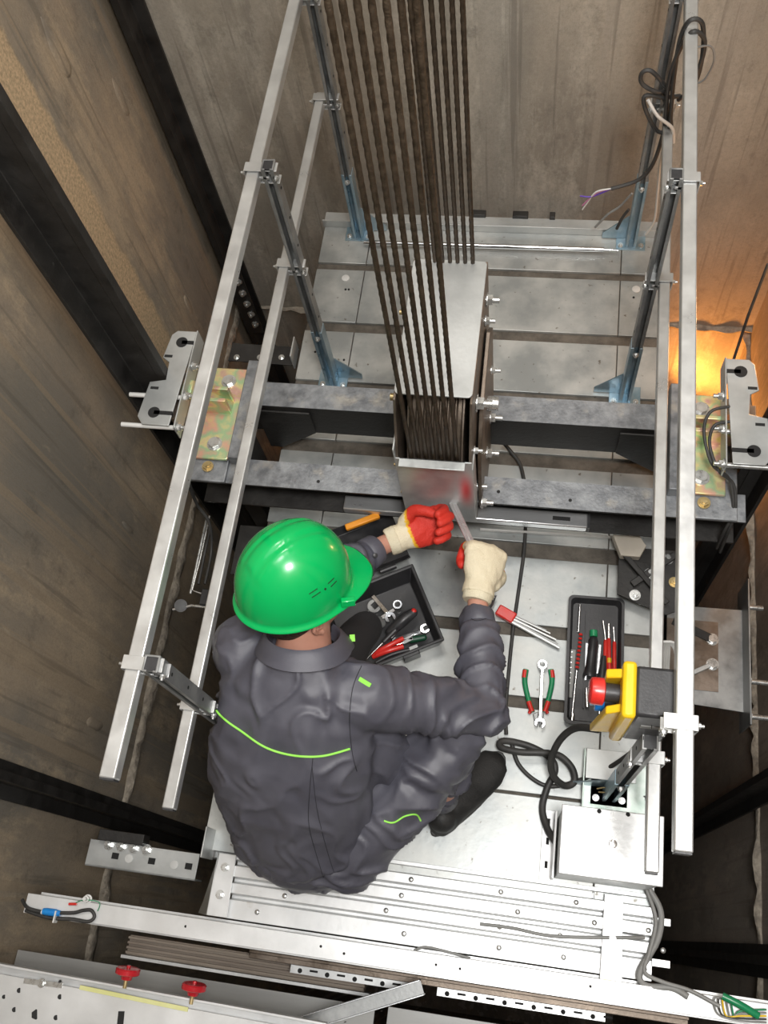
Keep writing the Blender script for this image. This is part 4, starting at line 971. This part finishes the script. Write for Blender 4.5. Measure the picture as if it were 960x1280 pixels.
t = tbt('adjustable_spanner', 'dark adjustable spanner at the top left of the toolbox', 'wrench', at(465, 765, z)); obj('jaw', openend(MB(), at(468, 758, z + .004), V((.6, .7, 0)).normalized(), .022, .009, .006), zincd, t, .002); obj('shank', MB().bar(at(463, 764, z + .004), at(449, 790, z), .016, .008), zincd, t, .002)
t = tbt('small_nipper', 'small black cutter with green stripe at the lower edge of the toolbox', 'pliers', at(500, 815, z)); obj('handle', MB().tube([at(470, 828, z), at(490, 818, z + .004), at(512, 812, z)], .006, 10, 4), blackp, t); obj('jaw', MB().bar(at(512, 812, z), at(522, 808, z), .012, .008), zincd, t)

# ================================================================== THE MECHANIC
def remesh(mb, voxel, smooth_it=4):
    bm = mb.bm; bmesh.ops.recalc_face_normals(bm, faces=bm.faces)
    me = bpy.data.meshes.new('tmp'); bm.to_mesh(me); bm.free()
    o = bpy.data.objects.new('tmp', me); COL.objects.link(o)
    r = o.modifiers.new('r', 'REMESH'); r.mode = 'VOXEL'; r.voxel_size = voxel; r.use_smooth_shade = True
    sm = o.modifiers.new('s', 'SMOOTH'); sm.factor = .5; sm.iterations = smooth_it
    dg = bpy.context.evaluated_depsgraph_get(); dg.update()
    m2 = bpy.data.meshes.new_from_object(o.evaluated_get(dg))
    bpy.data.objects.remove(o); bpy.data.meshes.remove(me)
    out = MB(); out.bm.from_mesh(m2); bpy.data.meshes.remove(m2); out.bm.normal_update()
    return out
def bvh_of(mb): return BVHTree.FromBMesh(mb.bm)

man = thing('person', 'person in grey work suit and green helmet squatting on the roof, gloved hands raised', 'person', (-.45, .25, 0))
# joints
SR, ER, WR = V((-.335, .455, .625)), V((-.078, .478, .47)), V((-.118, .745, .435))
SL, EL, WL = V((-.645, .530, .625)), V((-.525, .760, .47)), V((-.400, .905, .395))
HR, KR, AR = V((-.40, .15, .23)), V((-.150, .405, .42)), V((-.190, .300, .115))
HL, KL, AL = V((-.60, .18, .23)), V((-.575, .52, .34)), V((-.56, .33, .10))
HC = V((-.492, .622, .785))                         # head centre
fz = V((math.cos(R(45)), math.sin(R(45)), -.26)).normalized()       # where the face looks
rt = fz.cross(V((0, 0, 1))).normalized(); upv = rt.cross(fz).normalized()
_q = Matrix.Rotation(R(-19), 3, fz); rt = _q @ rt; upv = _q @ upv
HM = Matrix((fz, -rt, upv)).transposed()           # x forward, y left, z up
def H(a, b, c): return HC + HM @ V((a, b, c))
GL_dir = V((.13, .10, -.05)).normalized()
# body (mostly under the clothes): torso, limbs, neck, head in one skin
b = MB()
rings = [((-.50, .16, .12), .12, .10), ((-.52, .20, .26), .16, .11), ((-.525, .28, .42), .165, .10), ((-.515, .38, .55), .165, .10), ((-.495, .46, .635), .14, .08), ((-.485, .52, .69), .07, .06), ((-.478, .565, .74), .055, .055), ((-.47, .60, .79), .05, .05)]
def ringset(rr, tilt=None, yaw=None):
    out = []; n = len(rr)
    for i, (c, a, d) in enumerate(rr):
        u = i / (n - 1); ya = R(-2 - 12 * u); la = V((math.cos(ya), math.sin(ya), 0))
        p, q = V(rr[max(i - 1, 0)][0]), V(rr[min(i + 1, n - 1)][0]); t = (q - p).normalized()
        dp = la.cross(t).normalized(); la2 = t.cross(dp).normalized()
        out.append((c, la2 * a, dp * d))
    return out
b.loft(ringset(rings), 24)
b.limb([(SR, .05), (SR.lerp(ER, .5), .045), (ER, .038), (ER.lerp(WR, .5), .036), (WR, .027), (WR + V((-.002, .05, .0)), .026)])
b.limb([(SL, .05), (SL.lerp(EL, .5), .045), (EL, .038), (EL.lerp(WL, .5), .036), (WL, .027), (WL + GL_dir * .045, .026)])
for h, k, a_ in ((HR, KR, AR), (HL, KL, AL)):
    b.limb([(h, .075), (h.lerp(k, .5), .062), (k, .05)]); b.limb([(k, .05), (k.lerp(a_, .45), .048), (a_, .036), (a_ + V((.005, .01, -.055)), .036)])
b.ell(H(-.005, 0, .035), (.098, .078, .09), HM); b.ell(H(.030, 0, -.035), (.060, .055, .075), HM); b.ell(H(.055, 0, -.085), (.028, .032, .022), HM)
b.limb([(H(.085, 0, .02), .010), (H(.103, 0, -.012), .014)], 12)
for s in (-1, 1):
    b.ell(H(.102, s * .012, -.018), (.009, .008, .007), HM); b.ell(H(.080, s * .034, .028), (.018, .024, .010), HM)
    b.ell(H(.060, s * .042, -.025), (.030, .020, .026), HM)
b.ell(H(.088, 0, -.045), (.012, .025, .006), HM); b.ell(H(.086, 0, -.056), (.012, .021, .006), HM)
skinm = remesh(b, .006, 3)
body = obj('body', skinm, skin, man, angle=180)
for s in (-1, 1):
    eb = MB()                                          # ear: rim, bowl and lobe
    c = H(-.008, s * .080, -.018)
    def E_(a, w_, z): return c + HM @ V((a, s * w_, z))
    eb.tube([E_(.004, .002, -.022), E_(-.012, .010, -.010), E_(-.020, .016, .010), E_(-.012, .016, .028), E_(.004, .010, .030), E_(.012, .003, .016)], .0052, 10, 6)
    eb.ell(E_(-.003, .002, .006), (.014, .006, .022), HM); eb.ell(E_(.002, .004, -.022), (.008, .006, .009), HM); eb.tube([E_(.006, .004, -.008), E_(-.006, .009, .000), E_(-.008, .010, .014)], .0035, 8, 5)
    obj('ear', remesh(eb, .0022, 3), skin, body, angle=180)
    eye = obj('eye', MB().ell(H(.082, s * .032, .010), (.0125, .0125, .0125), HM), whitec, body)
    obj('iris', MB().ell(H(.0915, s * .032, .009), (.004, .006, .006), HM), hairm, eye)
    obj('eyebrow', MB().tube([H(.090, s * .016, .030), H(.092, s * .032, .035), H(.080, s * .048, .030)], .003, 8, 4), hairm, body)
# hair: short, dark, over the back and sides under the helmet
hb = MB().ell(H(-.014, 0, .015), (.100, .0835, .105), HM, 40, 28)
dele = [v for v in hb.bm.verts if (lambda q: (q.x > .055 + q.z * .2) or (q.z < -.085 + max(0, q.x + .05) * 1.3) or (q.x > .0 and q.z < .015))(HM.transposed() @ (v.co - HC))]
bmesh.ops.delete(hb.bm, geom=dele, context='VERTS')
for v in hb.bm.verts: v.co += V((noise.noise(v.co * 90), noise.noise(v.co * 90 + V((7, 1, 3))), 0)) * .002
ho = obj('hair', hb, hairm, man); sd = ho.modifiers.new('s', 'SOLIDIFY'); sd.thickness = .006; sd.offset = -1

# helmet
hel = None
HO = H(-.006, 0, .052); tiltm = HM @ Euler((R(3), R(4), 0)).to_matrix()
def HP(a, b_, c): return HO + tiltm @ V((a, b_, c))
n = 72; rows = 26; vs = []; fs = []
for i in range(rows + 1):
    f = (i / rows) * math.pi / 2
    for j in range(n):
        t = 2 * math.pi * j / n; ct, st = math.cos(t), math.sin(t)
        rx, ry, rz = .132, .114, .150
        x = rx * math.sin(f) ** .92 * ct; y = ry * math.sin(f) ** .92 * st; z = rz * math.cos(f) ** .95 if f < math.pi / 2 - 1e-6 else 0
        rid = 0                                           # three raised ridges fore and aft
        for yc, wd, hh in ((0, .020, .0035), (-.034, .007, .002), (.034, .007, .002)):
            d = abs(y - yc)
            if d < wd and x < .09 and x > -.10 and z > .03: rid = max(rid, hh * (1 - (d / wd) ** 4) * min(1, (z - .03) / .02) * min(1, (.09 - x) / .03))
        sc_ = 1 + rid / .13
        vs.append(HP(x * sc_, y * sc_, z * sc_))
prof = [(1.010, -.006), (1.02, -.012), (1.045, -.016), (1.075, -.020), (1.08, -.024), (1.04, -.021), (1.0, -.014), (.965, -.004)]
for pr, dz in prof:
    for j in range(n):
        t = 2 * math.pi * j / n; ct, st = math.cos(t), math.sin(t)
        x = .130 * ct * pr; y = .112 * st * pr; z = dz
        peak = max(0, ct - .22) / .78
        k = max(0, (pr - 1.015) / .065)
        x += .056 * k * peak ** .5 if peak > 0 else 0; z -= .012 * k * peak
        x = min(x, .190 - abs(y) * .08) if k > .5 else x
        vs.append(HP(x, y, z))
tot = rows + 1 + len(prof)
fs = [(i * n + j, i * n + (j + 1) % n, (i + 1) * n + (j + 1) % n, (i + 1) * n + j) for i in range(tot - 1) for j in range(n)]
hm_ = MB().raw(vs, fs); bmesh.ops.remove_doubles(hm_.bm, verts=hm_.bm.verts, dist=.0004)
hel = obj('hard_hat', hm_, helmetm, man, angle=60, label='green hard hat'); ss = hel.modifiers.new('sub', 'SUBSURF'); ss.levels = 1; ss.render_levels = 1
hbv = BVHTree.FromPolygons(vs, fs)
def onhat(a, b_, c, off=.0006):
    o_ = HP(0, 0, .02); d = (HP(a, b_, c) - o_).normalized(); r_ = hbv.ray_cast(o_, d)
    return r_[0] + d * off, d
sl = MB()
for a, c in ((-.012, .064), (-.008, .053), (.034, .064), (.038, .053)):
    p0, d0 = onhat(a - .010, -.1, c - .0); p1, d1 = onhat(a + .010, -.1, c + .003); sl.bar(p0, p1, .0016, .0016, d0)
p0, d0 = onhat(.014, -.1, .056); sl.cyl(p0 - d0 * .001, p0 + d0 * .0008, .0025, 12)
obj('vent_slot', sl, slot, hel)
p0, d0 = onhat(.055, -.1, .004); q0 = HP(.062, -.116, -.004)
sb = MB().box(q0, (.030, .014, .018), tiltm @ Euler((0, 0, R(-28))).to_matrix()); obj('accessory_slot', sb, helmetm, hel, .002)
obj('inner_band', MB().loft([(HP(0, 0, -.012), tiltm @ V((.118, 0, 0)), tiltm @ V((0, .097, 0))), (HP(0, 0, .012), tiltm @ V((.118, 0, 0)), tiltm @ V((0, .097, 0)))], 40), blackp, hel)

# ---- jacket
def fold(co, n_, ax, along, around, amp, seed=0):
    pass
j = MB()
jr = [((-.470, .135, .110), .065, .095), ((-.482, .150, .15), .125, .128), ((-.510, .19, .25), .190, .145), ((-.528, .27, .40), .208, .138), ((-.520, .355, .52), .205, .128), ((-.505, .43, .61), .185, .108), ((-.492, .49, .675), .135, .085), ((-.484, .525, .715), .080, .068)]
j.loft(ringset(jr), 36)
j.limb([(SR + V((-.06, .0, .0)), .080), (SR, .080), (SR.lerp(ER, .5) + V((0, 0, -.002)), .068), (ER, .062)], 22, 6)
j.limb([(ER, .060), (ER.lerp(WR, .33), .061), (ER.lerp(WR, .7), .052), (WR + V((0, -.030, 0)), .044)], 22, 6)
j.limb([(SL + V((.06, .0, .0)), .078), (SL, .080), (SL.lerp(EL, .5), .068), (EL, .060)], 22, 6)
j.limb([(EL, .060), (EL.lerp(WL, .4), .056), (WL + (EL - WL).normalized() * .035, .045)], 22, 6)
j.limb([((-.42, .42, .50), .10), ((-.34, .38, .44), .085), ((-.28, .34, .36), .06)], 22)
jm = remesh(j, .0062, 5)
def seg_t(p, a, b_):
    d = b_ - a; t = max(0, min(1, (p - a).dot(d) / d.length_squared)); return t, (p - a - d * t).length
spA, spB = V((-.50, .10, .15)), V((-.49, .52, .70))
def cloth_disp(mb, segs, base=.0045):
    bm = mb.bm; bm.normal_update(); mv = []
    for v in bm.verts:
        co = v.co; tot = 0; wsum = 0
        for (a, b_, rad, fa, fr, amp, bend) in segs:
            t, dist = seg_t(co, a, b_); w_ = max(0, 1.25 - dist / rad) ** 2
            if w_ <= 0: continue
            d = (b_ - a); L_ = d.length; d = d / L_
            n1, n2 = frame(d); rel = co - a
            al = rel.dot(d); ra = V((rel.dot(n1), rel.dot(n2), 0))
            q = V((al * fa, ra.x * fr, ra.y * fr))
            q += V((1.3 * noise.noise(co * 8), .8 * noise.noise(co * 9 + V((4, 4, 4))), 0))
            f1 = (1 - 2 * abs(noise.noise(q))) ** 3; f2 = noise.noise(q * 2.1 + V((9, 3, 1)))
            am = amp * (.45 + bend(t))
            tot += w_ * am * (f1 * .8 + f2 * .45 - .35); wsum += w_
        k = tot / wsum if wsum else 0
        k += base * .5 * noise.noise(co * 14)
        mv.append(v.co + v.normal * k)
    for v, c in zip(bm.verts, mv): v.co = c
    for _ in range(1): bmesh.ops.smooth_vert(bm, verts=bm.verts, factor=.35, use_axis_x=True, use_axis_y=True, use_axis_z=True)
near1 = lambda t: .9 * t ** 2 + .25 * (1 - t) ** 4
cloth_disp(jm, [
    (SR, ER, .085, 14, 4.5, .021, near1), (ER, WR, .075, 15, 4.5, .016, lambda t: .9 * (1 - t) ** 1.5 + .25),
    (SL, EL, .085, 14, 4.5, .021, near1), (EL, WL, .075, 19, 4.5, .020, lambda t: .9 * (1 - t) + .3),
    (spA, spB, .24, 2.6, 10, .013, lambda t: .35 + .4 * abs(t - .5) * 2)])
for v in jm.bm.verts:
    if v.co.x < -.682 and abs(v.co.y - .39) < .03 and v.co.z < .75: v.co.x = -.682
jm.bm.normal_update(); bj = bvh_of(jm)
jac = obj('jacket', jm, cloth, man, angle=180, label='dark grey work jacket with lime piping')
def onj(x, y, tree=None, off=.0015):
    r_ = (tree or bj).ray_cast(CAM, ray(x, y).normalized())
    return r_[0] + r_[1] * off if r_[0] else None
def strand(name, px, rad, m, par, tree=None, off=.0008, n_=6):
    P2 = spline([V((x, y, 0)) for x, y in px], 10); pts = [onj(p.x, p.y, tree, off) for p in P2]; pts = [p for p in pts if p is not None]
    keep = [pts[0]]
    for p in pts[1:]:
        if (p - keep[-1]).length < .06: keep.append(p)
    return obj(name, MB().tube(keep, rad, 8, 0), m, par)
strand('piping', [(259, 854), (264, 878), (280, 898), (302, 914), (332, 934), (366, 944), (402, 945), (437, 936)], .0026, piping, jac)
strand('sleeve_seam', [(452, 832), (441, 860), (437, 900), (440, 940), (446, 964)], .0009, seam, jac)
strand('back_seam', [(391, 948), (387, 990), (386, 1030), (396, 1070), (408, 1108)], .0008, seam, jac)
strand('back_seam', [(390, 958), (396, 1010), (408, 1060), (420, 1098)], .0007, seam, jac)
strand('cuff_seam', [(582, 770), (596, 776), (612, 772)], .0008, seam, jac)
for (x, y) in ((456, 853),): 
    p = onj(x, y); obj('shoulder_tab', MB().box(p, (.030, .010, .004), Euler((R(20), R(5), R(-24))).to_matrix()), piping, jac, .001)
# cuffs
for (a, b_, r_) in ((ER, WR, .043), (EL, WL, .044)):
    d = (b_ - a).normalized(); c0 = b_ - d * .045; c1 = b_ - d * .006; n1, n2 = frame(d)
    cf = MB(); prof = [(0, r_ - .001), (.002, r_ + .001), (.036, r_ - .003), (.039, r_ - .005), (.036, r_ - .009), (.004, r_ - .008)]
    cf.lathe(c0, d, prof, 28)
    for v in cf.bm.verts: v.co += (v.co - c0).cross(d) * 0 + n1 * .002 * noise.noise(v.co * 30)
    obj('cuff', cf, cloth, jac, angle=60)
p = at(487, 695, .43); 
obj('cuff_button', MB().lathe(WL + (EL - WL).normalized() * .03 + V((.020, -.02, .036)), (.35, -.35, .8), [(0, .007), (.002, .007), (.003, .005)], 16), blackp, jac)
# collar: a standing folded band, open at the front
cc = V((-.484, .548, .722)); nrm = (HC - V((-.49, .49, .66))).normalized(); ca, cb_ = V((1, -.1, 0)).normalized(), None
cb_ = nrm.cross(ca).normalized(); ca = cb_.cross(nrm).normalized()
vs = []; K = 40
sect = [(.068, -.020), (.074, -.006), (.074, .006), (.079, .012), (.087, .006), (.096, -.012), (.104, -.028), (.100, -.031), (.092, -.020), (.084, -.020), (.074, -.024)]
for i in range(K + 1):
    t = R(-232 + 284 * i / K); e = abs(i / K - .5) * 2
    for (r_, h_) in sect:
        ex = .022 * max(0, e - .72) / .28 * (1 if r_ > .088 else 0)
        vs.append(cc + (ca * math.cos(t) * 1.05 + cb_ * math.sin(t)) * (r_ + ex + .002 * noise.noise(V((i * .2, r_ * 40, 0)))) + nrm * (h_ - ex * .8))
ns = len(sect)
fs = [(i * ns + q, i * ns + (q + 1) % ns, (i + 1) * ns + (q + 1) % ns, (i + 1) * ns + q) for i in range(K) for q in range(ns)] + [tuple(range(ns)), tuple(K * ns + q for q in range(ns))]
co_ = obj('collar', MB().raw(vs, fs), cloth, jac, angle=70)
p = V(vs[(K - 2) * ns + 5]); obj('collar_tab', MB().box(p + V((.004, .0, .006)), (.012, .016, .003), Euler((R(10), R(20), R(15))).to_matrix()), piping, jac)

# ---- trousers
tr = MB()
tr.ell(V((-.50, .165, .215)), (.185, .135, .125))
def leg(mb, h, k, a_):
    mb.limb([(h, .108), (h.lerp(k, .5), .096), (k, .078)], 22, 6)
    mb.limb([(k, .068), (k.lerp(a_, .4), .060), (k.lerp(a_, .75), .050), (a_ + (k - a_).normalized() * .06, .046)], 22, 6)
leg(tr, HR, KR, AR); leg(tr, HL, KL, AL)
trm = remesh(tr, .0066, 4)
cloth_disp(trm, [(HR, KR, .10, 14, 5, .022, near1), (KR, AR, .08, 17, 5, .020, lambda t: .4 + .6 * t), (HL, KL, .1, 17, 7, .02, near1), (KL, AL, .08, 20, 7, .02, lambda t: .4 + .6 * t)])
bt = bvh_of(trm)
dk = MB(); dk.limb([((-.45, .50, .54), .070), ((-.42, .62, .46), .050), ((-.41, .69, .36), .045)], 20)
obj('dark_front', remesh(dk, .006, 3), clothd, jac, angle=180, label='black inner front of the jacket')
tro = obj('trousers', trm, cloth, man, angle=180)
strand('piping', [(480, 1026), (492, 1028), (506, 1020), (520, 1018), (526, 1026)], .0022, piping, tro, bt)
d = (AR - KR).normalized(); c0 = AR - d * .075
obj('trouser_hem', MB().lathe(c0, d, [(0, .048), (.03, .052), (.034, .049), (.03, .044), (.002, .042)], 26), cloth, tro, angle=60)

# ---- shoes
def shoe_(heel, toe):
    heel, toe = V(heel), V(toe); f = (toe - heel); L_ = f.length; f.normalize(); s_ = V((-f.y, f.x, 0)).normalized(); u = V((0, 0, 1))
    def q(a, b_, c): return heel + f * (a * L_) + s_ * b_ + u * c
    up = MB(); rg = []
    for a, wd, hh in ((-.02, .012, .02), (.02, .030, .040), (.12, .040, .052), (.28, .042, .055), (.45, .046, .046), (.62, .053, .036), (.78, .054, .029), (.92, .042, .023), (1.0, .012, .012)):
        rg.append((q(a, 0, .012 + hh), s_ * wd, u * hh))
    up.loft(rg, 22); up.limb([(q(.14, 0, .07), .040), (q(.13, 0, .105), .038)], 18)
    sh = obj('shoe', remesh(up, .005, 4), shoem, man, angle=180, label='plain black work shoe')
    so = MB(); L1_, L2_ = [], []
    for k in range(28):
        t = 2 * math.pi * k / 28; x = .49 + .54 * math.cos(t); w_ = (.046 + .009 * math.cos(t)) * math.sin(t)
        L1_.append(q(x, w_, 0.0)); L2_.append(q(x, w_, .022))
    so.raw(L1_ + L2_, [tuple(range(27, -1, -1)), tuple(range(28, 56))] + [(i, (i + 1) % 28, 28 + (i + 1) % 28, 28 + i) for i in range(28)])
    obj('sole', so, blackr, sh, .003)
    return sh
shoe_((-.195, .235, 0), (-.035, .460, 0)); shoe_((-.575, .29, 0), (-.54, .54, 0))

# ---- gloves
def glove(wrist, d, pn, thumb_side, curl, name, dipfun, label, spread=.0195, SC=1.25):
    """d: wrist->knuckles, pn: palm normal (towards what is held), thumb_side: +1/-1 along pn x d"""
    d = d.normalized(); pn = (pn - d * pn.dot(d)).normalized(); s_ = pn.cross(d).normalized() * thumb_side
    g = MB()
    def G(a, b_, c): return wrist + d * a + s_ * b_ + pn * c
    g.loft([(G(-.012, 0, 0), s_ * .034, pn * .030), (G(.012, 0, 0), s_ * .032, pn * .026), (G(.035, .0, .0), s_ * .041, pn * .024), (G(.065, 0, .0), s_ * .045, pn * .022), (G(.090, 0, .002), s_ * .043, pn * .018), (G(.098, 0, .004), s_ * .036, pn * .012)], 22)
    lens = (.042, .046, .043, .034)
    for k in range(4):
        off = (1.5 - k) * spread; l = lens[k]; ang = 0; p = G(.090 - .004 * abs(k - 1), off, .003)
        chain = [(p - d * .012, .0125), (p, .0128)]
        for m, (c_, f_) in enumerate(zip(curl, (1, .68, .55))):
            ang += R(c_ + 3 * (k - 1)); dd = d * math.cos(ang) + pn * math.sin(ang); p = p + dd * l * f_; chain.append((p, .0118 - .001 * m))
        g.limb(chain, 14, 5)
    b0 = G(.022, .030, .006); t1 = G(.050, .050, .026); t2 = G(.072, .044, .044); t3 = G(.088, .030, .050)
    g.limb([(b0, .016), (t1, .0145), (t2, .013), (t3, .0115)], 16, 5)
    for v in g.bm.verts: v.co = wrist + (v.co - wrist) * SC
    gm = remesh(g, .0036, 2); bm = gm.bm; bm.normal_update()
    for v in bm.verts:
        q = v.co * 38; v.co += v.normal * (.0016 * noise.noise(q) + .0010 * noise.noise(q * 2.3))
    dl = []
    for v in bm.verts:
        r_ = (v.co - wrist) / SC; dl.append(dipfun(r_.dot(d), r_.dot(s_), r_.dot(pn), v.normal.dot(pn)))
    o = obj(name, gm, dipm, man, angle=180, label=label)
    at_ = o.data.attributes.new('dip', 'FLOAT', 'POINT')
    for i, x in enumerate(dl): at_.data[i].value = x
    kn = MB(); c0 = G(-.030, 0, 0)
    kn.loft([(c0, s_ * .031, pn * .028), (G(-.026, 0, 0), s_ * .034, pn * .031), (G(-.006, 0, 0), s_ * .035, pn * .031), (G(-.002, 0, 0), s_ * .031, pn * .027)], 26)
    for v in kn.bm.verts: v.co = wrist + (v.co - wrist) * 1.12
    obj('knit_wristband', kn, glovem, o)
    return o
TA, TBp = atY(566, 630, 1.045), atY(594, 690, .90)
wrR = WR + V((-.002, .052, .004))
dR = (at(603, 690, .42) - at(597, 738, .435)); dR = V((.10, 1, -.02))
glove(wrR, dR, V((-.45, .05, -.9)), 1, (72, 72, 50), 'glove', lambda a, s_, c, nn: .6 * max(0, min(1, (c - .016) / .014)) if a > .03 else 0, 'cream knit glove showing its back, red fingertips', .0225, 1.28)
wrL = WL + V((.050, .037, -.012))
glove(wrL, V((.86, .50, -.03)), V((.25, -.45, .80)), 1, (48, 58, 40), 'glove', lambda a, s_, c, nn: max(0, min(.6, (a - .016) * 14 + .15 * nn)), 'cream glove with red dipped palm turned up', .0200, 1.16)
pb = thing('steel_bar', 'flat silver bar held in both gloves at the front of the pulley cover', 'steel bar', TBp)
fdir = (TBp - TA).normalized()
obj('bar', MB().bar(TA - fdir * .03, TBp + fdir * .04, .020, .007, (0, 0, 1)), alu, pb, .0015)
obj('centre_rib', MB().bar(TA - fdir * .028, TBp + fdir * .038, .005, .010, (0, 0, 1)), zinc, pb, .001)
